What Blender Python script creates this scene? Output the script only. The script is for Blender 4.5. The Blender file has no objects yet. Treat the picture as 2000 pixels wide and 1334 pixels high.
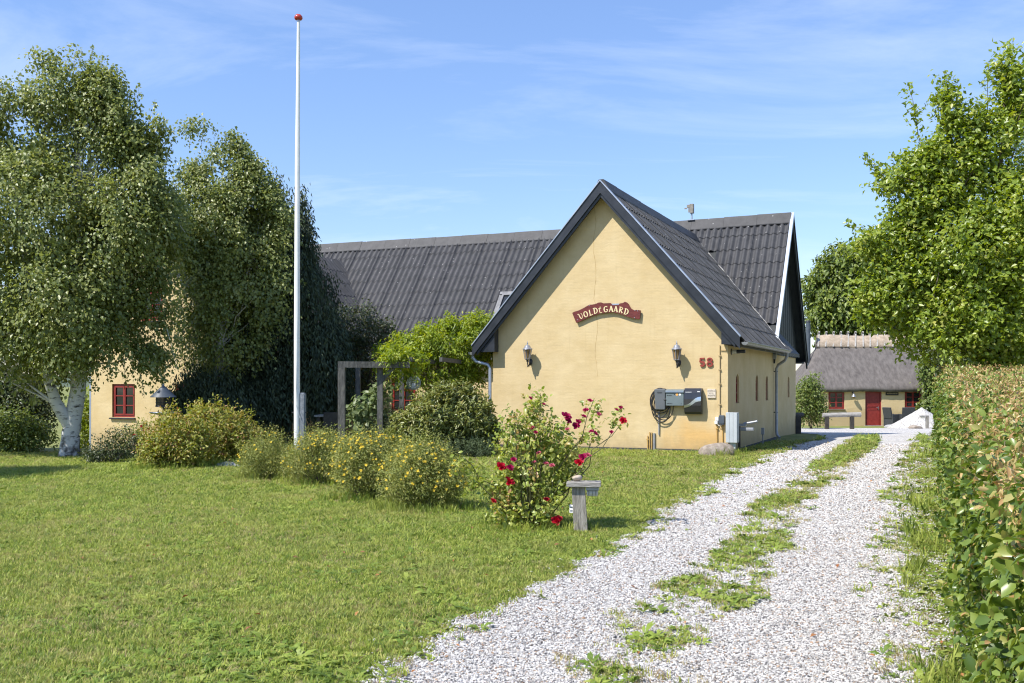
import bpy, bmesh, math, random
import numpy as np
from mathutils import Vector, Matrix

# ------------------------------------------------------------------ camera, sky, sun, exposure
S = bpy.context.scene
COL = S.collection
random.seed(7)
RNG = np.random.default_rng(11)
EYE = 1.6
F = 1945.0          # focal length in photograph pixels (2000 px wide)
HZ = 750.0          # horizon row in the photograph

cam_d = bpy.data.cameras.new("camera")
cam_d.sensor_width = 36.0
cam_d.lens = 36.0 * F / 2000.0
cam_d.shift_y = (HZ - 667.0) / 2000.0
cam_d.clip_start = 0.05
cam_d.clip_end = 4000.0
cam = bpy.data.objects.new("camera", cam_d)
COL.objects.link(cam)
cam.location = (0, 0, EYE)
cam.rotation_euler = (math.radians(90), 0, 0)
S.camera = cam

SUN_EL = math.radians(52.0)
SUN_H = Vector((0.835, 0.55, 0)).normalized()          # the way the light travels, seen from above
world = bpy.data.worlds.new("World")
S.world = world
world.use_nodes = True
nt = world.node_tree
nt.nodes.clear()
def wn(t, **k):
    n = nt.nodes.new(t)
    for a, b in k.items():
        setattr(n, a, b)
    return n
sky = wn('ShaderNodeTexSky', sky_type='NISHITA', sun_disc=False, sun_elevation=SUN_EL,
         sun_rotation=math.atan2(-SUN_H.x, -SUN_H.y) % (2 * math.pi))
sky.air_density = 1.15
sky.dust_density = 0.08
sky.ozone_density = 2.6
tc = wn('ShaderNodeTexCoord')
sep = wn('ShaderNodeSeparateXYZ')
nt.links.new(tc.outputs['Generated'], sep.inputs[0])
den = wn('ShaderNodeMath', operation='ADD'); den.inputs[1].default_value = 0.16
nt.links.new(sep.outputs['Z'], den.inputs[0])
den2 = wn('ShaderNodeMath', operation='MAXIMUM'); den2.inputs[1].default_value = 0.05
nt.links.new(den.outputs[0], den2.inputs[0])
dx = wn('ShaderNodeMath', operation='DIVIDE'); dy = wn('ShaderNodeMath', operation='DIVIDE')
nt.links.new(sep.outputs['X'], dx.inputs[0]); nt.links.new(den2.outputs[0], dx.inputs[1])
nt.links.new(sep.outputs['Y'], dy.inputs[0]); nt.links.new(den2.outputs[0], dy.inputs[1])
cmb = wn('ShaderNodeCombineXYZ')
nt.links.new(dx.outputs[0], cmb.inputs[0]); nt.links.new(dy.outputs[0], cmb.inputs[1])
mp = wn('ShaderNodeMapping'); mp.inputs['Scale'].default_value = (0.75, 1.5, 1); mp.inputs['Rotation'].default_value = (0, 0, 0.5)
mp.inputs['Location'].default_value = (2.75, 6.1, 0)
nt.links.new(cmb.outputs[0], mp.inputs[0])
n1 = wn('ShaderNodeTexNoise'); n1.inputs['Scale'].default_value = 1.0; n1.inputs['Detail'].default_value = 9; n1.inputs['Roughness'].default_value = 0.62
n1.inputs['Distortion'].default_value = 0.7
nt.links.new(mp.outputs[0], n1.inputs['Vector'])
cr = wn('ShaderNodeValToRGB')
cr.color_ramp.elements[0].position = 0.50; cr.color_ramp.elements[0].color = (0, 0, 0, 1)
cr.color_ramp.elements[1].position = 0.80; cr.color_ramp.elements[1].color = (1, 1, 1, 1)
nt.links.new(n1.outputs['Fac'], cr.inputs[0])
cm = wn('ShaderNodeMath', operation='MULTIPLY'); cm.inputs[1].default_value = 0.38
nt.links.new(cr.outputs[0], cm.inputs[0])
tint = wn('ShaderNodeMixRGB', blend_type='MULTIPLY'); tint.inputs[0].default_value = 1.0
tint.inputs[2].default_value = (0.90, 0.945, 1.12, 1)
lift = wn('ShaderNodeMapRange'); lift.inputs['From Min'].default_value = 0.05; lift.inputs['From Max'].default_value = 0.40
lift.inputs['To Min'].default_value = 1.0; lift.inputs['To Max'].default_value = 1.26
nt.links.new(sep.outputs['Z'], lift.inputs['Value'])
lm = wn('ShaderNodeVectorMath', operation='SCALE')
nt.links.new(sky.outputs[0], lm.inputs[0]); nt.links.new(lift.outputs[0], lm.inputs['Scale'])
nt.links.new(lm.outputs[0], tint.inputs[1])
mixc = wn('ShaderNodeMixRGB')
nt.links.new(cm.outputs[0], mixc.inputs[0]); nt.links.new(tint.outputs[0], mixc.inputs[1])
mixc.inputs[2].default_value = (7.6, 8.2, 9.2, 1)
bg = wn('ShaderNodeBackground'); bg.inputs['Strength'].default_value = 0.114
nt.links.new(mixc.outputs[0], bg.inputs['Color'])
wo = wn('ShaderNodeOutputWorld')
nt.links.new(bg.outputs[0], wo.inputs['Surface'])

sun_d = bpy.data.lights.new("sun", 'SUN')
sun_d.energy = 5.0
sun_d.angle = math.radians(0.53)
sun_d.color = (1.0, 0.95, 0.87)
sun = bpy.data.objects.new("sun", sun_d)
COL.objects.link(sun)
sd = Vector((SUN_H.x * math.cos(SUN_EL), SUN_H.y * math.cos(SUN_EL), -math.sin(SUN_EL)))
sun.rotation_euler = sd.to_track_quat('-Z', 'Y').to_euler()
sun.location = (-20, -15, 30)

S.view_settings.view_transform = 'Standard'
S.view_settings.look = 'None'
S.view_settings.gamma = 1.0
S.view_settings.use_curve_mapping = False
S.view_settings.exposure = 0.48
S.render.engine = 'CYCLES'
S.cycles.use_denoising = True
S.cycles.filter_width = 1.15
S.cycles.max_bounces = 7
S.cycles.diffuse_bounces = 3
S.cycles.transparent_max_bounces = 6
S.cycles.sample_clamp_indirect = 8.0

# ------------------------------------------------------------------ where things stand
C0 = (5.03, 23.2)                       # front right corner of the gabled wing
D1 = (0.4004, 0.9163)                   # along the wing, away from the camera
RX = (0.9163, -0.4004)                  # along its front wall, to the right
RZ = math.atan2(-0.4004, 0.9163)

def smooth(a, b, v):
    t = np.clip((np.asarray(v, float) - a) / (b - a), 0, 1)
    return t * t * (3 - 2 * t)

def g(x, y):
    """ground height"""
    x = np.asarray(x, float); y = np.asarray(y, float)
    h = -0.012 * np.clip(y - 24, 0, 9) - 0.027 * np.clip(y - 33, 0, 19)
    h = h - 0.42 * smooth(-7.5, -11.5, x) * smooth(22.5, 27.5, y) * (1 - smooth(33, 45, y))
    h = h + 0.10 * np.exp(-((x + 5.6) / 2.4) ** 2 - ((y - 18.2) / 2.0) ** 2)
    h = h + 0.012 * np.sin(x * 1.1 + 0.6) * np.sin(y * 0.9) * (1 - smooth(20, 24, y))
    return h

def gf(x, y):
    return float(g(x, y))

def W(px, py, z):
    return Vector(((px - 1000) / F * z, z, EYE - (py - HZ) / F * z))

def G(px, py):
    z = 15.0
    for _ in range(60):
        x = (px - 1000) / F * z
        z = 0.5 * z + 0.5 * (EYE - gf(x, z)) * F / max(py - HZ, 4)
    x = (px - 1000) / F * z
    return Vector((x, z, gf(x, z)))

def HW(X, Y, Z=0.0):
    return Vector((C0[0] + RX[0] * X + D1[0] * Y, C0[1] + RX[1] * X + D1[1] * Y, Z))

def wallpt(px, py, Y0=0.0):
    """pixel on a wall parallel to the wing's front -> (X, Z) in house coordinates"""
    q = (px - 1000) / F
    a, b = C0[0] + D1[0] * Y0, C0[1] + D1[1] * Y0
    X = (b * q - a) / (RX[0] - RX[1] * q)
    return X, EYE - (py - HZ) / F * (b + RX[1] * X)

def sidept(px, py, X0=0.0):
    q = (px - 1000) / F
    a, b = C0[0] + RX[0] * X0, C0[1] + RX[1] * X0
    Y = (b * q - a) / (D1[0] - D1[1] * q)
    return Y, EYE - (py - HZ) / F * (b + D1[1] * Y)

# ------------------------------------------------------------------ materials
MATS = {}
def _new(name):
    m = bpy.data.materials.new(name)
    m.use_nodes = True
    t = m.node_tree
    return m, t, t.nodes['Principled BSDF']

def M(name, c1, c2=None, scale=6.0, rough=0.6, bump=0.0, bscale=40.0, metal=0.0, stretch=(1, 1, 1), spec=0.4, lo=0.35, hi=0.65, rnd=0.0):
    m, t, b = _new(name)
    c2 = c2 or tuple(min(1, v * 1.25) for v in c1)
    co = t.nodes.new('ShaderNodeTexCoord')
    mp = t.nodes.new('ShaderNodeMapping'); mp.inputs['Scale'].default_value = stretch
    t.links.new(co.outputs['Object'], mp.inputs[0])
    vec = mp.outputs[0]
    if rnd:
        oi = t.nodes.new('ShaderNodeObjectInfo')
        ad = t.nodes.new('ShaderNodeVectorMath'); ad.operation = 'MULTIPLY_ADD'
        t.links.new(oi.outputs['Random'], ad.inputs[0]); ad.inputs[1].default_value = (37, 91, 53)
        t.links.new(vec, ad.inputs[2]); vec = ad.outputs[0]
    n = t.nodes.new('ShaderNodeTexNoise'); n.inputs['Scale'].default_value = scale; n.inputs['Detail'].default_value = 7
    n.inputs['Roughness'].default_value = 0.62
    t.links.new(vec, n.inputs['Vector'])
    r = t.nodes.new('ShaderNodeValToRGB')
    r.color_ramp.elements[0].position = lo; r.color_ramp.elements[0].color = (*c1, 1)
    r.color_ramp.elements[1].position = hi; r.color_ramp.elements[1].color = (*c2, 1)
    t.links.new(n.outputs['Fac'], r.inputs[0])
    t.links.new(r.outputs[0], b.inputs['Base Color'])
    b.inputs['Roughness'].default_value = rough
    b.inputs['Metallic'].default_value = metal
    b.inputs['Specular IOR Level'].default_value = spec
    if bump:
        n2 = t.nodes.new('ShaderNodeTexNoise'); n2.inputs['Scale'].default_value = bscale; n2.inputs['Detail'].default_value = 5
        t.links.new(vec, n2.inputs['Vector'])
        bp = t.nodes.new('ShaderNodeBump'); bp.inputs['Strength'].default_value = bump; bp.inputs['Distance'].default_value = 0.02
        t.links.new(n2.outputs['Fac'], bp.inputs['Height'])
        t.links.new(bp.outputs[0], b.inputs['Normal'])
    MATS[name] = m
    return m

def leaf_mat(name, cols, rough=0.42, trans=0.28, spec=0.45):
    """colour by a per leaf number 'tone' (young, old, dry leaves), a little light shines through"""
    m, t, b = _new(name)
    at = t.nodes.new('ShaderNodeAttribute'); at.attribute_name = 'tone'
    r = t.nodes.new('ShaderNodeValToRGB')
    el = r.color_ramp.elements
    while len(el) < len(cols):
        el.new(0.5)
    for i, c in enumerate(cols):
        el[i].position = i / (len(cols) - 1)
        el[i].color = (*c, 1)
    t.links.new(at.outputs['Fac'], r.inputs[0])
    t.links.new(r.outputs[0], b.inputs['Base Color'])
    b.inputs['Roughness'].default_value = rough
    b.inputs['Specular IOR Level'].default_value = spec
    tr = t.nodes.new('ShaderNodeBsdfTranslucent')
    hs = t.nodes.new('ShaderNodeHueSaturation'); hs.inputs['Value'].default_value = 1.7; hs.inputs['Saturation'].default_value = 1.15
    hs.inputs['Hue'].default_value = 0.487
    t.links.new(r.outputs[0], hs.inputs['Color']); t.links.new(hs.outputs[0], tr.inputs[0])
    mx = t.nodes.new('ShaderNodeMixShader'); mx.inputs[0].default_value = trans
    t.links.new(b.outputs[0], mx.inputs[1]); t.links.new(tr.outputs[0], mx.inputs[2])
    t.links.new(mx.outputs[0], t.nodes['Material Output'].inputs[0])
    MATS[name] = m
    return m

def wall_mat():
    m, t, b = _new('yellow_limewash')
    L = t.links.new
    co = t.nodes.new('ShaderNodeTexCoord')
    n = t.nodes.new('ShaderNodeTexNoise'); n.inputs['Scale'].default_value = 1.3; n.inputs['Detail'].default_value = 8; n.inputs['Roughness'].default_value = 0.65
    L(co.outputs['Object'], n.inputs['Vector'])
    r = t.nodes.new('ShaderNodeValToRGB')
    r.color_ramp.elements[0].position = 0.30; r.color_ramp.elements[0].color = (0.545, 0.412, 0.215, 1)
    r.color_ramp.elements[1].position = 0.68; r.color_ramp.elements[1].color = (0.63, 0.50, 0.292, 1)
    L(n.outputs['Fac'], r.inputs[0])
    # orange damp stain low on the right of the gable
    sp = t.nodes.new('ShaderNodeVectorMath'); sp.operation = 'SUBTRACT'; sp.inputs[1].default_value = (-0.75, 0.0, 0.15)
    L(co.outputs['Object'], sp.inputs[0])
    sc = t.nodes.new('ShaderNodeVectorMath'); sc.operation = 'MULTIPLY'; sc.inputs[1].default_value = (0.85, 0.5, 1.35)
    L(sp.outputs[0], sc.inputs[0])
    ln = t.nodes.new('ShaderNodeVectorMath'); ln.operation = 'LENGTH'
    L(sc.outputs[0], ln.inputs[0])
    n3 = t.nodes.new('ShaderNodeTexNoise'); n3.inputs['Scale'].default_value = 2.2; n3.inputs['Detail'].default_value = 5
    L(co.outputs['Object'], n3.inputs['Vector'])
    ad = t.nodes.new('ShaderNodeMath'); ad.operation = 'MULTIPLY_ADD'; ad.inputs[1].default_value = 1.1
    L(n3.outputs['Fac'], ad.inputs[0]); L(ln.outputs['Value'], ad.inputs[2])
    mr = t.nodes.new('ShaderNodeMapRange'); mr.inputs['From Min'].default_value = 1.45; mr.inputs['From Max'].default_value = 0.95
    mr.inputs['To Max'].default_value = 0.55
    L(ad.outputs[0], mr.inputs['Value'])
    mx = t.nodes.new('ShaderNodeMixRGB'); mx.inputs[2].default_value = (0.66, 0.37, 0.10, 1)
    L(mr.outputs[0], mx.inputs[0]); L(r.outputs[0], mx.inputs[1])
    # fine dirt specks
    n4 = t.nodes.new('ShaderNodeTexNoise'); n4.inputs['Scale'].default_value = 9; n4.inputs['Detail'].default_value = 10; n4.inputs['Roughness'].default_value = 0.75
    L(co.outputs['Object'], n4.inputs['Vector'])
    m4 = t.nodes.new('ShaderNodeMapRange'); m4.inputs['From Min'].default_value = 0.56; m4.inputs['From Max'].default_value = 0.80; m4.inputs['To Max'].default_value = 0.38
    L(n4.outputs['Fac'], m4.inputs['Value'])
    mx2 = t.nodes.new('ShaderNodeMixRGB'); mx2.inputs[2].default_value = (0.42, 0.31, 0.17, 1)
    L(m4.outputs[0], mx2.inputs[0]); L(mx.outputs[0], mx2.inputs[1])
    # splashed dirt along the foot of the walls
    sx = t.nodes.new('ShaderNodeSeparateXYZ'); L(co.outputs['Object'], sx.inputs[0])
    n5 = t.nodes.new('ShaderNodeTexNoise'); n5.inputs['Scale'].default_value = 5; n5.inputs['Detail'].default_value = 8; n5.inputs['Roughness'].default_value = 0.7
    L(co.outputs['Object'], n5.inputs['Vector'])
    a5 = t.nodes.new('ShaderNodeMath'); a5.operation = 'MULTIPLY_ADD'; a5.inputs[1].default_value = -0.75; L(n5.outputs['Fac'], a5.inputs[0]); L(sx.outputs['Z'], a5.inputs[2])
    m5 = t.nodes.new('ShaderNodeMapRange'); m5.inputs['From Min'].default_value = 0.02; m5.inputs['From Max'].default_value = -0.34; m5.inputs['To Max'].default_value = 0.55
    L(a5.outputs[0], m5.inputs['Value'])
    mx3 = t.nodes.new('ShaderNodeMixRGB'); mx3.inputs[2].default_value = (0.36, 0.27, 0.15, 1)
    L(m5.outputs[0], mx3.inputs[0]); L(mx2.outputs[0], mx3.inputs[1])
    # thin rain runs
    mp6 = t.nodes.new('ShaderNodeMapping'); mp6.inputs['Scale'].default_value = (9, 9, 0.5); L(co.outputs['Object'], mp6.inputs[0])
    n6 = t.nodes.new('ShaderNodeTexNoise'); n6.inputs['Scale'].default_value = 1; n6.inputs['Detail'].default_value = 6; L(mp6.outputs[0], n6.inputs['Vector'])
    m6 = t.nodes.new('ShaderNodeMapRange'); m6.inputs['From Min'].default_value = 0.58; m6.inputs['From Max'].default_value = 0.80; m6.inputs['To Max'].default_value = 0.22
    L(n6.outputs['Fac'], m6.inputs['Value'])
    mx4 = t.nodes.new('ShaderNodeMixRGB'); mx4.inputs[2].default_value = (0.40, 0.30, 0.16, 1)
    L(m6.outputs[0], mx4.inputs[0]); L(mx3.outputs[0], mx4.inputs[1])
    L(mx4.outputs[0], b.inputs['Base Color'])
    b.inputs['Roughness'].default_value = 0.9
    b.inputs['Specular IOR Level'].default_value = 0.15
    # uneven brick courses under many coats of wash
    mp = t.nodes.new('ShaderNodeMapping'); mp.inputs['Scale'].default_value = (2.3, 2.3, 4.0)
    L(co.outputs['Object'], mp.inputs[0])
    nb = t.nodes.new('ShaderNodeTexNoise'); nb.inputs['Scale'].default_value = 1.0; nb.inputs['Detail'].default_value = 4; nb.inputs['Roughness'].default_value = 0.5
    nb.inputs['Distortion'].default_value = 0.25
    L(mp.outputs[0], nb.inputs['Vector'])
    nc = t.nodes.new('ShaderNodeTexNoise'); nc.inputs['Scale'].default_value = 26; nc.inputs['Detail'].default_value = 6
    L(co.outputs['Object'], nc.inputs['Vector'])
    sm = t.nodes.new('ShaderNodeMath'); sm.operation = 'MULTIPLY_ADD'; sm.inputs[1].default_value = 0.13
    L(nc.outputs['Fac'], sm.inputs[0]); L(nb.outputs['Fac'], sm.inputs[2])
    # faint ghost of the brickwork below
    s7 = t.nodes.new('ShaderNodeSeparateXYZ'); L(co.outputs['Object'], s7.inputs[0])
    a7 = t.nodes.new('ShaderNodeMath'); L(s7.outputs['X'], a7.inputs[0]); L(s7.outputs['Y'], a7.inputs[1])
    w7 = t.nodes.new('ShaderNodeMath'); w7.operation = 'MULTIPLY_ADD'; w7.inputs[1].default_value = 0.045; L(n.outputs['Fac'], w7.inputs[0]); L(s7.outputs['Z'], w7.inputs[2])
    c7 = t.nodes.new('ShaderNodeCombineXYZ'); L(a7.outputs[0], c7.inputs[0]); L(w7.outputs[0], c7.inputs[1])
    bk = t.nodes.new('ShaderNodeTexBrick'); bk.inputs['Scale'].default_value = 1.0; bk.inputs['Brick Width'].default_value = 0.24; bk.inputs['Row Height'].default_value = 0.078
    bk.inputs['Mortar Size'].default_value = 0.012; bk.inputs['Mortar Smooth'].default_value = 1.0
    L(c7.outputs[0], bk.inputs['Vector'])
    g7 = t.nodes.new('ShaderNodeMapRange'); g7.inputs['From Min'].default_value = 0.38; g7.inputs['From Max'].default_value = 0.66; g7.inputs['To Max'].default_value = -0.075
    L(n3.outputs['Fac'], g7.inputs['Value'])
    sm_ = sm
    sm = t.nodes.new('ShaderNodeMath'); sm.operation = 'MULTIPLY_ADD'
    L(bk.outputs['Fac'], sm.inputs[0]); L(g7.outputs[0], sm.inputs[1]); L(sm_.outputs[0], sm.inputs[2])
    bp = t.nodes.new('ShaderNodeBump'); bp.inputs['Strength'].default_value = 0.42; bp.inputs['Distance'].default_value = 0.03
    L(sm.outputs[0], bp.inputs['Height']); L(bp.outputs[0], b.inputs['Normal'])
    MATS['wall'] = m
    return m

def sheet_mat(key='sheet', ca=(0.040, 0.040, 0.042), cb=(0.072, 0.071, 0.073), run=(0.12, 0.75), lich=0.72, lsc=7):
    """weathered fibre cement: grey black, pale runs down the slope and lichen dots, different on every sheet"""
    m, t, b = _new('fibre_cement')
    L = t.links.new
    co = t.nodes.new('ShaderNodeTexCoord')
    oi = t.nodes.new('ShaderNodeObjectInfo')
    ad = t.nodes.new('ShaderNodeVectorMath'); ad.operation = 'MULTIPLY_ADD'; ad.inputs[1].default_value = (31, 57, 83)
    L(oi.outputs['Random'], ad.inputs[0]); L(co.outputs['Object'], ad.inputs[2])
    n = t.nodes.new('ShaderNodeTexNoise'); n.inputs['Scale'].default_value = 3; n.inputs['Detail'].default_value = 8; n.inputs['Roughness'].default_value = 0.7
    L(ad.outputs[0], n.inputs['Vector'])
    r = t.nodes.new('ShaderNodeValToRGB')
    r.color_ramp.elements[0].position = 0.35; r.color_ramp.elements[0].color = (*ca, 1)
    r.color_ramp.elements[1].position = 0.70; r.color_ramp.elements[1].color = (*cb, 1)
    L(n.outputs['Fac'], r.inputs[0])
    mp = t.nodes.new('ShaderNodeMapping'); mp.inputs['Scale'].default_value = (16, 1.3, 1)
    L(ad.outputs[0], mp.inputs[0])
    n2 = t.nodes.new('ShaderNodeTexNoise'); n2.inputs['Scale'].default_value = 1; n2.inputs['Detail'].default_value = 6; n2.inputs['Roughness'].default_value = 0.7
    L(mp.outputs[0], n2.inputs['Vector'])
    m2 = t.nodes.new('ShaderNodeMapRange'); m2.inputs['From Min'].default_value = 0.60; m2.inputs['From Max'].default_value = 0.80
    L(n2.outputs['Fac'], m2.inputs['Value'])
    m2b = t.nodes.new('ShaderNodeMath'); m2b.operation = 'MULTIPLY'
    L(m2.outputs[0], m2b.inputs[0])
    rr = t.nodes.new('ShaderNodeMapRange'); rr.inputs['From Min'].default_value = 0.45; rr.inputs['From Max'].default_value = 1.0; rr.inputs['To Max'].default_value = run[1]; rr.inputs['To Min'].default_value = run[0]
    L(oi.outputs['Random'], rr.inputs['Value']); L(rr.outputs[0], m2b.inputs[1])
    mx = t.nodes.new('ShaderNodeMixRGB'); mx.inputs[2].default_value = (0.27, 0.26, 0.25, 1)
    L(m2b.outputs[0], mx.inputs[0]); L(r.outputs[0], mx.inputs[1])
    v = t.nodes.new('ShaderNodeTexVoronoi'); v.inputs['Scale'].default_value = lsc
    L(ad.outputs[0], v.inputs['Vector'])
    m3 = t.nodes.new('ShaderNodeMapRange'); m3.inputs['From Min'].default_value = 0.16; m3.inputs['From Max'].default_value = 0.09; m3.inputs['To Max'].default_value = 0.7
    L(v.outputs['Distance'], m3.inputs['Value'])
    sc = t.nodes.new('ShaderNodeSeparateColor'); L(v.outputs['Color'], sc.inputs[0])
    m5 = t.nodes.new('ShaderNodeMath'); m5.operation = 'GREATER_THAN'; m5.inputs[1].default_value = lich
    L(sc.outputs[0], m5.inputs[0])
    m6 = t.nodes.new('ShaderNodeMath'); m6.operation = 'MULTIPLY'; L(m3.outputs[0], m6.inputs[0]); L(m5.outputs[0], m6.inputs[1])
    mx2 = t.nodes.new('ShaderNodeMixRGB'); mx2.inputs[2].default_value = (0.46, 0.45, 0.43, 1)
    L(m6.outputs[0], mx2.inputs[0]); L(mx.outputs[0], mx2.inputs[1])
    L(mx2.outputs[0], b.inputs['Base Color'])
    b.inputs['Roughness'].default_value = 0.62
    b.inputs['Specular IOR Level'].default_value = 0.35
    nb = t.nodes.new('ShaderNodeTexNoise'); nb.inputs['Scale'].default_value = 60; nb.inputs['Detail'].default_value = 4
    L(ad.outputs[0], nb.inputs['Vector'])
    bp = t.nodes.new('ShaderNodeBump'); bp.inputs['Strength'].default_value = 0.25; bp.inputs['Distance'].default_value = 0.01
    L(nb.outputs['Fac'], bp.inputs['Height']); L(bp.outputs[0], b.inputs['Normal'])
    MATS[key] = m
    return m

def gravel_mat():
    m, t, b = _new('white_gravel')
    L = t.links.new
    co = t.nodes.new('ShaderNodeTexCoord')
    v = t.nodes.new('ShaderNodeTexVoronoi'); v.inputs['Scale'].default_value = 42
    L(co.outputs['Object'], v.inputs['Vector'])
    sc = t.nodes.new('ShaderNodeSeparateColor'); L(v.outputs['Color'], sc.inputs[0])
    r = t.nodes.new('ShaderNodeValToRGB'); r.color_ramp.interpolation = 'CONSTANT'
    cols = [(0, (0.14, 0.135, 0.13)), (0.12, (0.34, 0.32, 0.30)), (0.28, (0.52, 0.49, 0.45)), (0.40, (0.46, 0.37, 0.28)), (0.46, (0.58, 0.56, 0.525)), (0.75, (0.67, 0.65, 0.62))]
    el = r.color_ramp.elements
    while len(el) < len(cols): el.new(0.5)
    for i, (p, c) in enumerate(cols):
        el[i].position = p; el[i].color = (*c, 1)
    L(sc.outputs[0], r.inputs[0])
    n = t.nodes.new('ShaderNodeTexNoise'); n.inputs['Scale'].default_value = 0.9; n.inputs['Detail'].default_value = 6
    L(co.outputs['Object'], n.inputs['Vector'])
    mr = t.nodes.new('ShaderNodeMapRange'); mr.inputs['From Min'].default_value = 0.50; mr.inputs['From Max'].default_value = 0.78; mr.inputs['To Max'].default_value = 0.5
    L(n.outputs['Fac'], mr.inputs['Value'])
    mx = t.nodes.new('ShaderNodeMixRGB'); mx.inputs[2].default_value = (0.30, 0.27, 0.22, 1)
    L(mr.outputs[0], mx.inputs[0]); L(r.outputs[0], mx.inputs[1])
    L(mx.outputs[0], b.inputs['Base Color'])
    b.inputs['Roughness'].default_value = 0.8
    bp = t.nodes.new('ShaderNodeBump'); bp.inputs['Strength'].default_value = 0.8; bp.inputs['Distance'].default_value = 0.02; bp.invert = True
    L(v.outputs['Distance'], bp.inputs['Height']); L(bp.outputs[0], b.inputs['Normal'])
    MATS['gravel'] = m

def random_mat(name, cols, rough=0.6, world_noise=None, trans=0.0, spec=0.4):
    """colour picked per instance; optionally pulled towards another colour in patches across the place"""
    m, t, b = _new(name)
    L = t.links.new
    oi = t.nodes.new('ShaderNodeObjectInfo')
    r = t.nodes.new('ShaderNodeValToRGB')
    el = r.color_ramp.elements
    while len(el) < len(cols): el.new(0.5)
    for i, (p, c) in enumerate(cols):
        el[i].position = p; el[i].color = (*c, 1)
    L(oi.outputs['Random'], r.inputs[0])
    out = r.outputs[0]
    if world_noise:
        scl, col, amt, lo, hi = world_noise
        ge = t.nodes.new('ShaderNodeNewGeometry')
        n = t.nodes.new('ShaderNodeTexNoise'); n.inputs['Scale'].default_value = scl; n.inputs['Detail'].default_value = 5; n.inputs['Roughness'].default_value = 0.6
        L(ge.outputs['Position'], n.inputs['Vector'])
        mr = t.nodes.new('ShaderNodeMapRange'); mr.inputs['From Min'].default_value = lo; mr.inputs['From Max'].default_value = hi; mr.inputs['To Max'].default_value = amt
        L(n.outputs['Fac'], mr.inputs['Value'])
        mx = t.nodes.new('ShaderNodeMixRGB'); mx.inputs[2].default_value = (*col, 1)
        L(mr.outputs[0], mx.inputs[0]); L(out, mx.inputs[1]); out = mx.outputs[0]
    L(out, b.inputs['Base Color'])
    b.inputs['Roughness'].default_value = rough
    b.inputs['Specular IOR Level'].default_value = spec
    if trans:
        tr = t.nodes.new('ShaderNodeBsdfTranslucent')
        hs = t.nodes.new('ShaderNodeHueSaturation'); hs.inputs['Value'].default_value = 1.6
        L(out, hs.inputs['Color']); L(hs.outputs[0], tr.inputs[0])
        mx = t.nodes.new('ShaderNodeMixShader'); mx.inputs[0].default_value = trans
        L(b.outputs[0], mx.inputs[1]); L(tr.outputs[0], mx.inputs[2])
        L(mx.outputs[0], t.nodes['Material Output'].inputs[0])
    MATS[name] = m
    return m

wall_mat(); sheet_mat(); sheet_mat('sheet_lichen', (0.060, 0.058, 0.056), (0.135, 0.130, 0.122), (0.45, 0.8), 0.45, 15); gravel_mat()
M('white_paint', (0.74, 0.75, 0.76), (0.82, 0.82, 0.82), 3, 0.35)
M('black_paint', (0.016, 0.019, 0.026), (0.030, 0.034, 0.044), 4, 0.42, 0.1, 60)
M('black_boards', (0.012, 0.016, 0.018), (0.022, 0.027, 0.028), 5, 0.6, 0.1, 60)
M('zinc', (0.34, 0.38, 0.45), (0.46, 0.50, 0.57), 3, 0.42, 0, metal=0.55)
M('gutter_zinc', (0.20, 0.20, 0.19), (0.30, 0.30, 0.285), 9, 0.40, 0.1, 30, metal=0.6)
M('pipe_grey', (0.27, 0.29, 0.33), (0.36, 0.38, 0.42), 6, 0.4, metal=0.2)
M('plinth', (0.045, 0.047, 0.055), (0.075, 0.075, 0.08), 5, 0.8, 0.3, 30)
M('red_paint', (0.20, 0.022, 0.018), (0.27, 0.035, 0.027), 8, 0.45, 0.1, 60)
M('sign_red', (0.10, 0.014, 0.013), (0.16, 0.026, 0.022), 9, 0.6, 0.35, 30, stretch=(1, 1, 4))
M('letter_cream', (0.70, 0.56, 0.30), (0.78, 0.66, 0.40), 20, 0.6)
M('number_red', (0.22, 0.033, 0.025), (0.30, 0.05, 0.035), 20, 0.6)
M('glass_dark', (0.012, 0.014, 0.016), (0.03, 0.033, 0.036), 1.2, 0.06, spec=0.6)
M('glass_amber', (0.24, 0.14, 0.055), (0.36, 0.22, 0.09), 9, 0.25, spec=0.5)
M('iron', (0.03, 0.03, 0.034), (0.06, 0.06, 0.065), 10, 0.4)
M('lamp_roof', (0.20, 0.21, 0.24), (0.30, 0.31, 0.34), 12, 0.35, metal=0.3)
M('charger_grey', (0.105, 0.115, 0.125), (0.125, 0.135, 0.145), 3, 0.45)
M('cable_black', (0.018, 0.018, 0.020), (0.03, 0.03, 0.032), 10, 0.5)
M('mail_green', (0.135, 0.17, 0.18), (0.16, 0.195, 0.205), 4, 0.4)
M('mail_black', (0.022, 0.022, 0.026), (0.034, 0.034, 0.038), 4, 0.18, spec=0.6)
M('steel', (0.42, 0.45, 0.50), (0.55, 0.58, 0.62), 4, 0.22, metal=0.9)
M('sticker_orange', (0.75, 0.33, 0.08), None, 8, 0.5)
M('sticker_white', (0.78, 0.78, 0.78), None, 8, 0.5)
M('print_dark', (0.02, 0.02, 0.022), None, 8, 0.6)
M('plaque', (0.56, 0.48, 0.38), (0.68, 0.60, 0.50), 14, 0.7)
M('box_slate', (0.06, 0.075, 0.095), (0.085, 0.10, 0.12), 6, 0.5)
M('conduit_brown', (0.42, 0.25, 0.07), (0.52, 0.34, 0.12), 14, 0.6)
M('cabinet_grey', (0.42, 0.46, 0.48), (0.50, 0.53, 0.55), 3, 0.55)
M('stone', (0.20, 0.16, 0.125), (0.36, 0.31, 0.26), 9, 0.85, 0.6, 14)
M('pale_stone', (0.34, 0.27, 0.20), (0.50, 0.43, 0.36), 12, 0.8, 0.3, 18)
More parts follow.
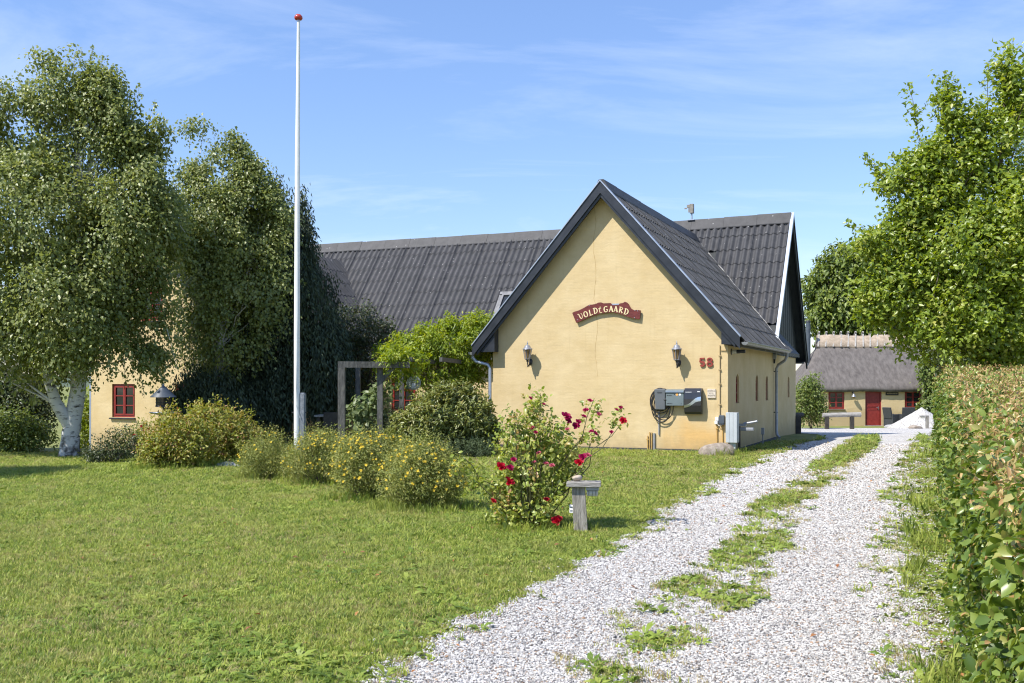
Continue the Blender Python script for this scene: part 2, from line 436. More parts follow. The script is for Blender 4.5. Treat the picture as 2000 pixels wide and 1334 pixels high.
M('slab_stone', (0.25, 0.25, 0.25), (0.42, 0.41, 0.40), 7, 0.85, 0.5, 14)
M('old_wood', (0.17, 0.155, 0.13), (0.36, 0.335, 0.295), 5, 0.8, 0.5, 14, stretch=(7, 7, 1))
M('old_wood_flat', (0.20, 0.185, 0.165), (0.42, 0.40, 0.37), 5, 0.8, 0.5, 14, stretch=(1, 7, 7))
M('dark_wood', (0.030, 0.026, 0.022), (0.06, 0.052, 0.044), 6, 0.75, 0.3, 20)
M('slate_granite', (0.15, 0.17, 0.19), (0.26, 0.28, 0.31), 18, 0.7, 0.3, 40)
M('thatch', (0.085, 0.074, 0.068), (0.185, 0.165, 0.150), 2.6, 0.95, 0.8, 30, stretch=(2.4, 1, 1), lo=0.28, hi=0.72)
M('thatch_ridge', (0.30, 0.235, 0.17), (0.46, 0.37, 0.28), 5, 0.95, 0.8, 30)
M('trunk_brown', (0.06, 0.048, 0.036), (0.13, 0.105, 0.08), 9, 0.85, 0.6, 18, stretch=(3, 3, 1))
M('stem_green', (0.09, 0.10, 0.04), (0.15, 0.13, 0.06), 9, 0.7)
M('wicker', (0.035, 0.038, 0.042), (0.06, 0.062, 0.068), 30, 0.6, 0.3, 60)
M('terracotta', (0.25, 0.085, 0.05), (0.33, 0.13, 0.08), 9, 0.8)
M('soil', (0.045, 0.034, 0.024), (0.085, 0.065, 0.045), 3, 0.95, 0.5, 12)
M('red_ball', (0.38, 0.035, 0.025), (0.45, 0.05, 0.035), 6, 0.25)
M('lamp_lens', (0.45, 0.43, 0.36), (0.60, 0.57, 0.48), 20, 0.25)
M('crack_shade', (0.36, 0.24, 0.10), (0.46, 0.31, 0.13), 20, 0.95)
M('moss_pale', (0.16, 0.155, 0.145), (0.46, 0.45, 0.43), 9, 0.9, 0.4, 20)
M('birch_bark', (0.05, 0.045, 0.04), (0.56, 0.55, 0.53), 4.5, 0.75, 0.5, 12, stretch=(1, 1, 3.2), lo=0.36, hi=0.46)

t_ = MATS['birch_bark'].node_tree; b_ = t_.nodes['Principled BSDF']; src_ = b_.inputs['Base Color'].links[0].from_socket
co_ = t_.nodes.new('ShaderNodeTexCoord'); sx_ = t_.nodes.new('ShaderNodeSeparateXYZ'); t_.links.new(co_.outputs['Object'], sx_.inputs[0])
nz_ = t_.nodes.new('ShaderNodeTexNoise'); nz_.inputs['Scale'].default_value = 5; nz_.inputs['Detail'].default_value = 6; t_.links.new(co_.outputs['Object'], nz_.inputs['Vector'])
am_ = t_.nodes.new('ShaderNodeMath'); am_.operation = 'MULTIPLY_ADD'; am_.inputs[1].default_value = -2.4; t_.links.new(nz_.outputs['Fac'], am_.inputs[0]); t_.links.new(sx_.outputs['Z'], am_.inputs[2])
mr_ = t_.nodes.new('ShaderNodeMapRange'); mr_.inputs['From Min'].default_value = -.80; mr_.inputs['From Max'].default_value = -1.15; mr_.inputs['To Max'].default_value = .92; t_.links.new(am_.outputs[0], mr_.inputs['Value'])
mx_ = t_.nodes.new('ShaderNodeMixRGB'); mx_.inputs[2].default_value = (0.045, 0.038, 0.032, 1)      # cracked black bark near the ground
t_.links.new(mr_.outputs[0], mx_.inputs[0]); t_.links.new(src_, mx_.inputs[1]); t_.links.new(mx_.outputs[0], b_.inputs['Base Color'])

# ------------------------------------------------------------------ objects and shapes
def props(o, label=None, cat=None, group=None, kind=None):
    if label: o['label'] = label
    if cat: o['category'] = cat
    if group: o['group'] = group
    if kind: o['kind'] = kind
    return o

def thing(name, label, cat, loc=(0, 0, 0), rz=0.0, group=None):
    o = bpy.data.objects.new(name, None)
    o.empty_display_size = 0.2
    COL.objects.link(o)
    o.location = loc; o.rotation_euler = (0, 0, rz)
    return props(o, label, cat, group)

def link(name, me, mat=None, parent=None, loc=None, rot=None):
    o = bpy.data.objects.new(name, me)
    COL.objects.link(o)
    if mat is not None and not len(me.materials):
        me.materials.append(MATS[mat] if isinstance(mat, str) else mat)
    if parent is not None: o.parent = parent
    if loc is not None: o.location = loc
    if rot is not None: o.rotation_euler = rot
    return o

class MB:
    def __init__(self):
        self.v = []; self.f = []; self.s = []
    def add(self, vs, fs, smooth=False):
        k = len(self.v)
        self.v += [tuple(p) for p in vs]
        self.f += [tuple(k + i for i in f) for f in fs]
        self.s += [smooth] * len(fs)
    def box(self, x0, x1, y0, y1, z0, z1):
        self.add([(x0, y0, z0), (x1, y0, z0), (x1, y1, z0), (x0, y1, z0), (x0, y0, z1), (x1, y0, z1), (x1, y1, z1), (x0, y1, z1)],
                 [(0, 3, 2, 1), (4, 5, 6, 7), (0, 1, 5, 4), (1, 2, 6, 5), (2, 3, 7, 6), (3, 0, 4, 7)])
    def cbox(self, x0, x1, y0, y1, z0, z1, c=0.01):
        """box with chamfered edges"""
        bm = bmesh.new()
        bmesh.ops.create_cube(bm, size=1)
        for v in bm.verts:
            v.co = Vector((x0 + (v.co.x + .5) * (x1 - x0), y0 + (v.co.y + .5) * (y1 - y0), z0 + (v.co.z + .5) * (z1 - z0)))
        bmesh.ops.bevel(bm, geom=bm.edges[:], offset=c, segments=2, profile=0.6, affect='EDGES')
        self.bm(bm)
    def bm(self, bm, smooth=False):
        bm.verts.ensure_lookup_table(); bm.verts.index_update()
        self.add([v.co[:] for v in bm.verts], [[v.index for v in f.verts] for f in bm.faces], smooth)
        bm.free()
    def prism_xz(self, pts, y0, y1):
        n = len(pts)
        a = sum(pts[i][0] * pts[(i + 1) % n][1] - pts[(i + 1) % n][0] * pts[i][1] for i in range(n))
        if a < 0: pts = pts[::-1]
        vs = [(x, y0, z) for x, z in pts] + [(x, y1, z) for x, z in pts]
        fs = [tuple(range(n)), tuple(range(2 * n - 1, n - 1, -1))] + [(i, i + n, (i + 1) % n + n, (i + 1) % n) for i in range(n)]
        self.add(vs, fs)
    def prism_yz(self, pts, x0, x1):
        n = len(pts)
        vs = [(x0, y, z) for y, z in pts] + [(x1, y, z) for y, z in pts]
        fs = [tuple(range(n - 1, -1, -1)), tuple(range(n, 2 * n))] + [(i, (i + 1) % n, (i + 1) % n + n, i + n) for i in range(n)]
        self.add(vs, fs)
    def tube(self, pts, r, sides=8, cap=True, smooth=True):
        pts = [Vector(p) for p in pts]
        n = len(pts)
        rs = r if isinstance(r, (list, tuple)) else [r] * n
        vs = []; prev = None
        for i, p in enumerate(pts):
            t = (pts[min(i + 1, n - 1)] - pts[max(i - 1, 0)])
            t = t.normalized() if t.length > 1e-9 else Vector((0, 0, 1))
            if prev is None:
                u = t.orthogonal().normalized()
            else:
                u = prev - t * prev.dot(t)
                u = u.normalized() if u.length > 1e-6 else t.orthogonal().normalized()
            prev = u
            w = t.cross(u)
            for k in range(sides):
                a = 2 * math.pi * k / sides
                vs.append(p + (u * math.cos(a) + w * math.sin(a)) * rs[i])
        fs = [(i * sides + k, i * sides + (k + 1) % sides, (i + 1) * sides + (k + 1) % sides, (i + 1) * sides + k) for i in range(n - 1) for k in range(sides)]
        self.add(vs, fs, smooth)
        if cap:
            self.add(vs[:sides], [tuple(range(sides - 1, -1, -1))]); self.add(vs[-sides:], [tuple(range(sides))])
    def lathe(self, prof, sides=16, c=(0, 0, 0), smooth=True):
        vs = [(c[0] + r * math.cos(2 * math.pi * k / sides), c[1] + r * math.sin(2 * math.pi * k / sides), c[2] + z) for r, z in prof for k in range(sides)]
        fs = [(i * sides + k, i * sides + (k + 1) % sides, (i + 1) * sides + (k + 1) % sides, (i + 1) * sides + k) for i in range(len(prof) - 1) for k in range(sides)]
        self.add(vs, fs, smooth)
        m = len(prof) - 1
        if prof[0][0] > 1e-4: self.add(vs[:sides], [tuple(range(sides - 1, -1, -1))])
        if prof[m][0] > 1e-4: self.add(vs[m * sides:], [tuple(range(sides))])
    def beam(self, p0, p1, w, h, up=(0, 0, 1)):
        p0, p1, up = Vector(p0), Vector(p1), Vector(up)
        t = (p1 - p0).normalized(); s = t.cross(up).normalized(); u = s.cross(t)
        vs = []
        for p in (p0, p1):
            for a, b in ((-1, -1), (1, -1), (1, 1), (-1, 1)):
                vs.append(p + s * (a * w / 2) + u * (b * h / 2))
        self.add(vs, [(0, 1, 2, 3), (7, 6, 5, 4), (0, 4, 5, 1), (1, 5, 6, 2), (2, 6, 7, 3), (3, 7, 4, 0)])
    def rock(self, r, seed, c=(0, 0, 0), flat=0.0, sub=3, rough=0.22):
        rn = random.Random(seed)
        bm = bmesh.new()
        bmesh.ops.create_icosphere(bm, subdivisions=sub, radius=1)
        ws = [(Vector((rn.gauss(0, 1), rn.gauss(0, 1), rn.gauss(0, 1))).normalized(), rn.uniform(0.55, 0.95)) for _ in range(11)]
        ph = [Vector((rn.uniform(-4, 4), rn.uniform(-4, 4), rn.uniform(-4, 4))) for _ in range(4)]
        for v in bm.verts:
            d = v.co.normalized(); k = 1.0
            for n, o in ws:
                q = d.dot(n)
                if q > o: k = min(k, o / q * 0.6 + 0.4)
            k += rough * 0.25 * sum(math.sin(p.dot(d) + i) for i, p in enumerate(ph)) / 2
            v.co = Vector((c[0] + d.x * k * r[0], c[1] + d.y * k * r[1], c[2] + max(d.z, -flat if flat else -9) * k * r[2]))
        self.bm(bm, True)
    def build(self, name, mat, parent=None, loc=None, rot=None):
        me = bpy.data.meshes.new(name)
        me.from_pydata(self.v, [], self.f)
        me.polygons.foreach_set('use_smooth', self.s)
        me.update()
        return link(name, me, mat, parent, loc, rot)

def clip_poly(p, a, b, c):
    """keep a*x + b*z <= c"""
    out = []
    for i in range(len(p)):
        s, e = p[i], p[(i + 1) % len(p)]
        ds, de = a * s[0] + b * s[1] - c, a * e[0] + b * e[1] - c
        if ds <= 0: out.append(s)
        if ds * de < 0:
            k = ds / (ds - de); out.append((s[0] + (e[0] - s[0]) * k, s[1] + (e[1] - s[1]) * k))
    return out

def wall_face(mb, to3, u0, u1, z0, z1, holes=(), cuts=(), depth=0.12, flip=False):
    """wall sheet with recessed openings; to3(u, z, d) gives the point d behind the face"""
    us = sorted({u0, u1, *[h[0] for h in holes], *[h[1] for h in holes]})
    zs = sorted({z0, z1, *[h[2] for h in holes], *[h[3] for h in holes]})
    def emit(vs):
        mb.add(vs, [tuple(range(len(vs)))[::-1] if flip else tuple(range(len(vs)))])
    for i in range(len(us) - 1):
        for j in range(len(zs) - 1):
            cu, cz = (us[i] + us[i + 1]) / 2, (zs[j] + zs[j + 1]) / 2
            if any(h[0] < cu < h[1] and h[2] < cz < h[3] for h in holes): continue
            p = [(us[i], zs[j]), (us[i + 1], zs[j]), (us[i + 1], zs[j + 1]), (us[i], zs[j + 1])]
            for c in cuts: p = clip_poly(p, *c) if p else p
            if len(p) > 2: emit([to3(a, b, 0) for a, b in p])
    for a, b, c, d in holes:
        emit([to3(a, c, 0), to3(a, c, depth), to3(b, c, depth), to3(b, c, 0)])
        emit([to3(a, d, 0), to3(b, d, 0), to3(b, d, depth), to3(a, d, depth)])
        emit([to3(a, c, 0), to3(a, d, 0), to3(a, d, depth), to3(a, c, depth)])
        emit([to3(b, c, 0), to3(b, c, depth), to3(b, d, depth), to3(b, d, 0)])

def ribbon(mb, pts, w, d0, d1, closed=False):
    """a flat pen stroke in the xz plane with mitred corners, from y=d0 (front) to y=d1"""
    n = len(pts); P = [Vector((p[0], p[1])) for p in pts]
    ws = [p[2] * w if len(p) > 2 else w for p in pts]
    L, R = [], []
    for i in range(n):
        a = P[(i - 1) % n] if (closed or i > 0) else P[i]
        b = P[(i + 1) % n] if (closed or i < n - 1) else P[i]
        t = (b - a); t = t.normalized() if t.length > 1e-9 else Vector((1, 0))
        nn = Vector((-t.y, t.x)) * ws[i] / 2
        L.append(P[i] + nn); R.append(P[i] - nn)
    m = n if closed else n - 1
    vs = [(p.x, y, p.y) for y in (d0, d1) for p in L + R]
    fs = []
    for i in range(m):
        j = (i + 1) % n
        fs += [(i, n + i, n + j, j), (2 * n + i, 2 * n + j, 3 * n + j, 3 * n + i), (i, j, 2 * n + j, 2 * n + i), (n + i, 3 * n + i, 3 * n + j, n + j)]
    if not closed:
        fs += [(0, 2 * n, 3 * n, n), (n - 1, 2 * n - 1, 4 * n - 1, 3 * n - 1)]
    mb.add(vs, fs)

# ------------------------------------------------------------------ leaves
def unit(a):
    return a / np.maximum(np.linalg.norm(a, axis=1, keepdims=True), 1e-9)

def leaves(name, pos, d, n, ln, wr, tone, mat, parent, big=False, fold=0.18, droop=0.15, kind=None):
    """one mesh of many leaves: pos base, d axis, n normal, ln length, wr width/length"""
    N = len(pos)
    ln = np.broadcast_to(ln, (N,)).astype(float)[:, None]
    d = unit(d); s = unit(np.cross(d, n)); n = np.cross(s, d)
    wr = np.broadcast_to(wr, (N,)).astype(float)[:, None]
    if big:
        k = 8
        V = np.empty((N, 8, 3))
        V[:, 0] = pos
        V[:, 1] = pos + d * ln * .24 + s * ln * wr * .40 + n * ln * fold * .42
        V[:, 2] = pos + d * ln * .64 + s * ln * wr * .44 + n * ln * (fold * .46 - droop * .35)
        V[:, 3] = pos + d * ln - n * ln * droop
        V[:, 4] = pos + d * ln * .64 - s * ln * wr * .44 + n * ln * (fold * .46 - droop * .35)
        V[:, 5] = pos + d * ln * .24 - s * ln * wr * .40 + n * ln * fold * .42
        V[:, 6] = pos + d * ln * .28
        V[:, 7] = pos + d * ln * .66 - n * ln * droop * .35
        T = np.array([[0, 1, 6], [0, 6, 5], [1, 2, 7], [1, 7, 6], [6, 7, 4], [6, 4, 5], [2, 3, 7], [7, 3, 4]])
    else:
        k = 4
        V = np.empty((N, 4, 3))
        V[:, 0] = pos
        V[:, 1] = pos + d * ln * .42 + s * ln * wr * .5 + n * ln * fold * .5
        V[:, 2] = pos + d * ln - n * ln * droop
        V[:, 3] = pos + d * ln * .42 - s * ln * wr * .5 + n * ln * fold * .5
        T = np.array([[0, 1, 2], [0, 2, 3]])
    Fc = (T[None] + (np.arange(N) * k)[:, None, None]).reshape(-1, 3)
    me = bpy.data.meshes.new(name)
    me.vertices.add(N * k); me.vertices.foreach_set('co', V.reshape(-1))
    nf = len(Fc)
    me.loops.add(nf * 3); me.loops.foreach_set('vertex_index', Fc.reshape(-1).astype(np.int32))
    me.polygons.add(nf)
    me.polygons.foreach_set('loop_start', (np.arange(nf) * 3).astype(np.int32))
    at = me.attributes.new('tone', 'FLOAT', 'POINT')
    at.data.foreach_set('value', np.repeat(np.clip(tone, 0, 1), k).astype(np.float32))
    me.update(calc_edges=True)
    o = link(name, me, mat, parent)
    if kind: o['kind'] = kind
    return o

def reseed(text):
    """every plant grows from its own seed"""
    global RNG
    s = sum((i + 1) * ord(c) for i, c in enumerate(text))
    RNG = np.random.default_rng(s); random.seed(s)

def rnd_dir(n):
    return unit(RNG.normal(size=(n, 3)))

def in_ells(n, ells, inner=0.45):
    """random points through a set of ellipsoids (centre, radii), more of them near the skin; returns points and outward directions"""
    w = np.array([r[0] * r[1] * r[2] for c, r in ells]) ** 0.55
    idx = RNG.choice(len(ells), n, p=w / w.sum())
    c = np.array([e[0] for e in ells], float)[idx]; r = np.array([e[1] for e in ells], float)[idx]
    u = rnd_dir(n)
    rad = inner + (1 - inner) * RNG.random(n) ** 0.6
    return c + u * r * rad[:, None], unit(u / r)

def sprays(ells, n, per, slen, hang=0.0, rise=0.35, jit=0.10, inner=0.45, holes=0, hole_r=0.4, ground=None, taper=0.5):
    """leafy twigs: n short twigs in the ellipsoids with 'per' leaves each -> pos, dir, normal, tone, twig lines"""
    p, o = in_ells(n, ells, inner)
    if holes:
        hc, _ = in_ells(holes, ells, 0.75)
        keep = np.ones(n, bool)
        for h in hc:
            keep &= np.linalg.norm(p - h, axis=1) > hole_r * RNG.uniform(0.5, 1.2)
        p, o = p[keep], o[keep]; n = len(p)
    ax = unit(o * 0.9 + np.array([0, 0, rise - hang]) + RNG.normal(size=(n, 3)) * 0.35)
    L = slen * RNG.uniform(0.5, 1.4, n)
    t = (np.arange(per) + 0.5) / per
    bend = np.array([0, 0, -hang])
    tt = t[None, :, None]
    P = p[:, None, :] + (ax[:, None, :] * (tt - .45) + bend * 0.8 * tt ** 2) * L[:, None, None]
    P = P + RNG.normal(size=P.shape) * jit * (1 - taper * tt)
    side = unit(RNG.normal(size=(n * per, 3)))
    A = np.repeat(ax, per, axis=0)
    d = unit(A * 0.55 + side * 0.75 + np.array([0, 0, -0.25 - 0.7 * hang]))
    nn = unit(np.array([-.30, -.22, 0.75]) + np.repeat(o, per, axis=0) * 0.45 + RNG.normal(size=(n * per, 3)) * 0.38)     # leaves turn to the light
    tone = np.clip(np.repeat(RNG.normal(0.45, 0.16, n), per) + RNG.normal(0, 0.14, n * per), 0, 1)
    P = P.reshape(-1, 3)
    if ground is not None:
        ok = P[:, 2] > g(P[:, 0], P[:, 1]) + ground
        P, d, nn, tone = P[ok], d[ok], nn[ok], tone[ok]
    return P, d, nn, tone, (p, ax, L)

def limb(p0, p1, r0, r1, wob=0.1, n=7, rn=random):
    p0, p1 = Vector(p0), Vector(p1)
    pts = []
    for i in range(n):
        t = i / (n - 1)
        k = math.sin(math.pi * t) * wob * (p1 - p0).length
        pts.append(p0.lerp(p1, t) + Vector((rn.uniform(-1, 1), rn.uniform(-1, 1), rn.uniform(-.6, .6))) * k * 0.5)
    return pts, [r0 + (r1 - r0) * (i / (n - 1)) ** 0.8 for i in range(n)]

def branches(mb, root, targets, r0, r1, start=(0.2, 0.9), wob=0.10, sides=5, n=5):
    """limbs from along the root line to the target points"""
    for q in targets:
        q = Vector(q)
        best = min(range(max(2, int(len(root) * .8))), key=lambda i: (root[i] - q).length + max(0, root[i].z - q.z) * 1.2)
        a = root[max(0, best - 1)]
        pts, rs = limb(a, q, r0, r1, wob, n)
        mb.tube(pts, rs, sides, cap=False)

def bush(name, label, cat, base, ells, n, per, slen, leaf, wr, mat, group=None, stems=10, stem_mat='trunk_brown', big=False, rad=(0.012, 0.004),
         fold=0.18, droop=0.15, crown_name='foliage', **kw):
    """a shrub: stems from the base into the crown, leaves along twigs; ellipsoids are relative to the base"""
    reseed(label)
    b = Vector(base)
    t = thing(name, label, cat, b, 0, group)
    P, d, nn, tone, tw = sprays(ells, n, per, slen, **kw)
    ok = P[:, 2] > 0.02
    leaves(crown_name, P[ok], d[ok], nn[ok], leaf * RNG.uniform(0.65, 1.25, ok.sum()), wr, tone[ok], mat, t, big, fold, droop, kind='stuff')
    if stems:
        mb = MB()
        ids = RNG.choice(len(tw[0]), min(stems, len(tw[0])), replace=False)
        for i in ids:
            q = Vector(tw[0][i])
            a = Vector((q.x * 0.15 + random.uniform(-.06, .06), q.y * 0.15 + random.uniform(-.06, .06), -0.03))
            pts, rs = limb(a, q, rad[0], rad[1], 0.10, 6)
            mb.tube(pts, rs, 5, cap=False)
        props(mb.build('stems', stem_mat, t), kind='stuff')
    return t

def gn_scatter(name, protos, P, rot, scl, idx, label=None, cat=None, kind='stuff', parent=None):
    """points carrying one of the prototype meshes each (grass, weeds, pebbles)"""
    N = len(P)
    me = bpy.data.meshes.new(name)
    me.vertices.add(N); me.vertices.foreach_set('co', np.asarray(P, np.float32).reshape(-1))
    for nm, ty, val, key in (('rot', 'FLOAT_VECTOR', rot, 'vector'), ('scl', 'FLOAT_VECTOR', scl, 'vector'), ('idx', 'INT', idx, 'value')):
        a = me.attributes.new(nm, ty, 'POINT')
        a.data.foreach_set(key, np.asarray(val, np.int32 if ty == 'INT' else np.float32).reshape(-1))
    o = bpy.data.objects.new(name, me); COL.objects.link(o)
    props(o, label, cat, None, kind)
    if parent: o.parent = parent
    ng = bpy.data.node_groups.new(name, 'GeometryNodeTree')
    ng.interface.new_socket('Geometry', in_out='INPUT', socket_type='NodeSocketGeometry')
    ng.interface.new_socket('Geometry', in_out='OUTPUT', socket_type='NodeSocketGeometry')
    gi = ng.nodes.new('NodeGroupInput'); go = ng.nodes.new('NodeGroupOutput')
    def attr(nm, ty):
        n = ng.nodes.new('GeometryNodeInputNamedAttribute'); n.data_type = ty; n.inputs['Name'].default_value = nm
        return n.outputs['Attribute']
    ar, asc, ai = attr('rot', 'FLOAT_VECTOR'), attr('scl', 'FLOAT_VECTOR'), attr('idx', 'INT')
    e2r = ng.nodes.new('FunctionNodeEulerToRotation'); ng.links.new(ar, e2r.inputs[0])
    jn = ng.nodes.new('GeometryNodeJoinGeometry')
    for k, pr in enumerate(protos):
        oi = ng.nodes.new('GeometryNodeObjectInfo'); oi.inputs['Object'].default_value = pr; oi.inputs['As Instance'].default_value = True
        cp = ng.nodes.new('FunctionNodeCompare'); cp.data_type = 'INT'; cp.operation = 'EQUAL'
        ints = [s for s in cp.inputs if s.type == 'INT']
        ng.links.new(ai, ints[0]); ints[1].default_value = k
        ip = ng.nodes.new('GeometryNodeInstanceOnPoints')
        ng.links.new(gi.outputs[0], ip.inputs['Points']); ng.links.new(cp.outputs[0], ip.inputs['Selection'])
        ng.links.new(oi.outputs['Geometry'], ip.inputs['Instance']); ng.links.new(e2r.outputs[0], ip.inputs['Rotation']); ng.links.new(asc, ip.inputs['Scale'])
        ng.links.new(ip.outputs[0], jn.inputs[0])
    ng.links.new(jn.outputs[0], go.inputs[0])
    md = o.modifiers.new('scatter', 'NODES'); md.node_group = ng
    return o

def proto(name, verts, faces, mat, smooth=False):
    me = bpy.data.meshes.new(name); me.from_pydata(verts, [], faces); me.materials.append(MATS[mat])
    if smooth: me.polygons.foreach_set('use_smooth', [True] * len(faces))
    return bpy.data.objects.new(name, me)

def in_poly(x, y, poly):
    x = np.asarray(x); y = np.asarray(y); c = np.zeros(x.shape, bool)
    n = len(poly)
    for i in range(n):
        x0, y0 = poly[i]; x1, y1 = poly[(i + 1) % n]
        if y0 == y1: continue
        c ^= ((y0 > y) != (y1 > y)) & (x < (x1 - x0) * (y - y0) / (y1 - y0) + x0)
    return c
# ------------------------------------------------------------------ ground and drive
def axis(lo, hi, a, b, step):
    v = list(np.arange(a, b + 1e-6, step))
    s = step; q = a
    while q > lo: s *= 1.35; q -= s; v.insert(0, q)
    s = step; q = b
    while q < hi: s *= 1.35; q += s; v.append(q)
    return np.array(v)

def grid_mesh(name, X, Y, Z, mat):
    ny, nx = X.shape
    V = np.stack([X, Y, Z], -1).reshape(-1, 3)
    i = (np.arange(ny - 1)[:, None] * nx + np.arange(nx - 1)[None]).reshape(-1)
    Fq = np.stack([i, i + 1, i + nx + 1, i + nx], -1)
    me = bpy.data.meshes.new(name)
    me.vertices.add(len(V)); me.vertices.foreach_set('co', V.reshape(-1))
    me.loops.add(len(Fq) * 4); me.loops.foreach_set('vertex_index', Fq.reshape(-1).astype(np.int32))
    me.polygons.add(len(Fq)); me.polygons.foreach_set('loop_start', (np.arange(len(Fq)) * 4).astype(np.int32))
    me.polygons.foreach_set('use_smooth', np.ones(len(Fq), bool))
    me.update(calc_edges=True)
    return link(name, me, mat)

M('turf', (0.13, 0.155, 0.034), (0.23, 0.235, 0.07), 1.6, 0.95, 0.7, 30)
ax_, ay_ = axis(-900, 900, -24, 30, 0.5), axis(-40, 1600, -4, 62, 0.5)
GX, GY = np.meshgrid(ax_, ay_)
o = grid_mesh('ground', GX, GY, g(GX, GY), 'turf')
props(o, 'mown summer lawn turf running from the camera to the farmhouse', None, None, 'structure')

# the drive: left and right edges read off the photograph, turned into ground positions
dl = [G(*p) for p in ((560, 1480), (724, 1334), (832, 1276), (940, 1224), (1024, 1180), (1124, 1108), (1180, 1092), (1240, 1060), (1292, 1016), (1348, 980), (1420, 932), (1500, 896), (1560, 868))]
dr = [G(*p) for p in ((1840, 1480), (1812, 1334), (1782, 1200), (1757, 1080), (1764, 1000), (1784, 920), (1806, 868), (1815, 850))]
LY = np.array([p.y for p in dl] + [30.0, 34.0, 36.5, 39.0, 41.0, 46.5]); LX = np.array([p.x for p in dl] + [9.3, 10.6, 10.4, 7.6, 5.0, 4.0])
RY = np.array([p.y for p in dr] + [38.0, 44.0, 46.5]); RXx = np.array([p.x for p in dr] + [16.0, 19.5, 21.0])
def rag(y, ph):
    return 0.055 * np.sin(y * 5.3 + ph) + 0.045 * np.sin(y * 11.7 + 2 * ph) + 0.07 * np.sin(y * 2.1 + 3 * ph)
def drive_l(y): return np.interp(y, LY, LX) - .05 + rag(y, 1.0)
def drive_r(y): return np.interp(y, RY, RXx) + rag(y, 2.3)
rows = np.arange(LY[0], 46.5, 0.12)
tt = np.linspace(0, 1, 15)
DX = drive_l(rows)[:, None] * (1 - tt) + drive_r(rows)[:, None] * tt
DY = np.repeat(rows[:, None], 15, 1)
o = grid_mesh('gravel_drive', DX, DY, g(DX, DY) + 0.014, 'gravel')
props(o, 'white gravel drive with two wheel tracks curving past the gabled house', None, None, 'structure')
def in_drive(x, y, m=0.0):
    return (y < 46.5) & (x > drive_l(y) - m) & (x < drive_r(y) + m)
# grassy islands along the middle of the drive
ISL = [[G(*p)[:2] for p in q] for q in (
    [(1590, 908), (1660, 872), (1680, 849), (1715, 847), (1706, 880), (1650, 906), (1612, 920)],
    [(1530, 956), (1560, 942), (1625, 938), (1600, 954)],
    [(1462, 1012), (1480, 978), (1560, 962), (1590, 972), (1540, 996), (1500, 1022), (1465, 1040)],
    [(1240, 1196), (1290, 1150), (1390, 1115), (1378, 1096), (1430, 1052), (1540, 1043), (1548, 1066), (1500, 1100), (1505, 1132), (1480, 1182), (1420, 1204), (1330, 1206)],
    [(1160, 1282), (1200, 1250), (1250, 1240), (1345, 1236), (1350, 1262), (1300, 1270), (1240, 1290)],
    [(1140, 1334), (1180, 1300), (1260, 1290), (1240, 1330), (1200, 1370), (1150, 1370)])]
def in_isl(x, y):
    c = np.zeros(np.shape(x), bool)
    for q in ISL: c |= in_poly(x, y, q)
    return c
HOUSE = [tuple(HW(X, Y)[:2]) for X, Y in ((-6.1, 0), (0.02, 0), (0.02, 7), (-.2, 13.5), (-19.4, 13.5), (-19.4, -0.6), (-14.5, -0.6), (-14.5, 7), (-6.1, 7))]

# ------------------------------------------------------------------ farmhouse
farm = thing('farmhouse', 'yellow limewashed farmhouse with black corrugated roof and tall gable facing the drive', 'house', HW(0, 0), RZ)
RA, RS = 6.46, 1.141              # wing: ridge height, slope
XA, XL, XR = -3.01, -6.44, 0.33   # wing: ridge line and eaves
MR, MS, MY, MY0, MY1 = 7.10, 1.27, 10.2, 6.60, 13.80
XV = 0.05                         # main roof's right verge
def zr(X): return RA - RS * abs(X - XA)
def zm(Y): return MR - MS * abs(Y - MY)
mb = MB()
off = 0.16
wall_face(mb, lambda u, z, d: (u, d, z), -6.02, 0.0, -0.4, 6.4, (), [(RS, 1, RA - off + RS * XA), (-RS, 1, RA - off - RS * XA)])
mb.build('gable_wall', 'wall', farm)
mb = MB(); mb.box(-6.045, 0.02, -0.02, 0.1, -0.4, 0.055); mb.box(-0.1, 0.018, 0.1, 7.1, -0.4, 0.03); mb.build('plinth', 'plinth', farm)
# narrow pointed windows in the side wall
slits = []
for px, pt, pb in ((1440.5, 730, 787.5), (1478.5, 731.5, 783), (1498, 733, 782), (1516.5, 733, 779), (1540.3, 735, 776)):
    X0 = 0.0 if px < 1510 else -0.28
    Yc, zt = sidept(px, pt, X0); _, zb = sidept(px, pb, X0)
    slits.append((Yc, zb, zt, X0))
mb = MB()
HW_ = 0.20
hs = [(Y - HW_, Y + HW_, zb, zt) for Y, zb, zt, X0 in slits if X0 == 0]
wall_face(mb, lambda u, z, d: (-d, u, z), 0.0, 7.15, -0.4, 2.62, hs, (), 0.085, flip=True)
for a, b, zb, zt in hs:
    m_ = (a + b) / 2
    mb.prism_yz([(a, zt), (a, zt - 0.2), (a + 0.05, zt - 0.07), (m_, zt)], -0.05, 0.0)
    mb.prism_yz([(b, zt), (m_, zt), (b - 0.05, zt - 0.07), (b, zt - 0.2)], -0.05, 0.0)
wall_face(mb, lambda u, z, d: (-6.02 + d, u, z), 0.0, 7.15, -0.4, 2.6)
mb.build('side_wall', 'wall', farm)
mb = MB()
hs2 = [(Y - HW_, Y + HW_, zb, zt) for Y, zb, zt, X0 in slits if X0 != 0]
wall_face(mb, lambda u, z, d: (-0.28 - d, u, z), 7.0, 13.4, -0.6, 2.56, hs2, (), 0.085, flip=True)
for a, b, zb, zt in hs2:
    m_ = (a + b) / 2
    mb.prism_yz([(a, zt), (a, zt - 0.2), (a + 0.05, zt - 0.07), (m_, zt)], -0.33, -0.28)
    mb.prism_yz([(b, zt), (m_, zt), (b - 0.05, zt - 0.07), (b, zt - 0.2)], -0.33, -0.28)
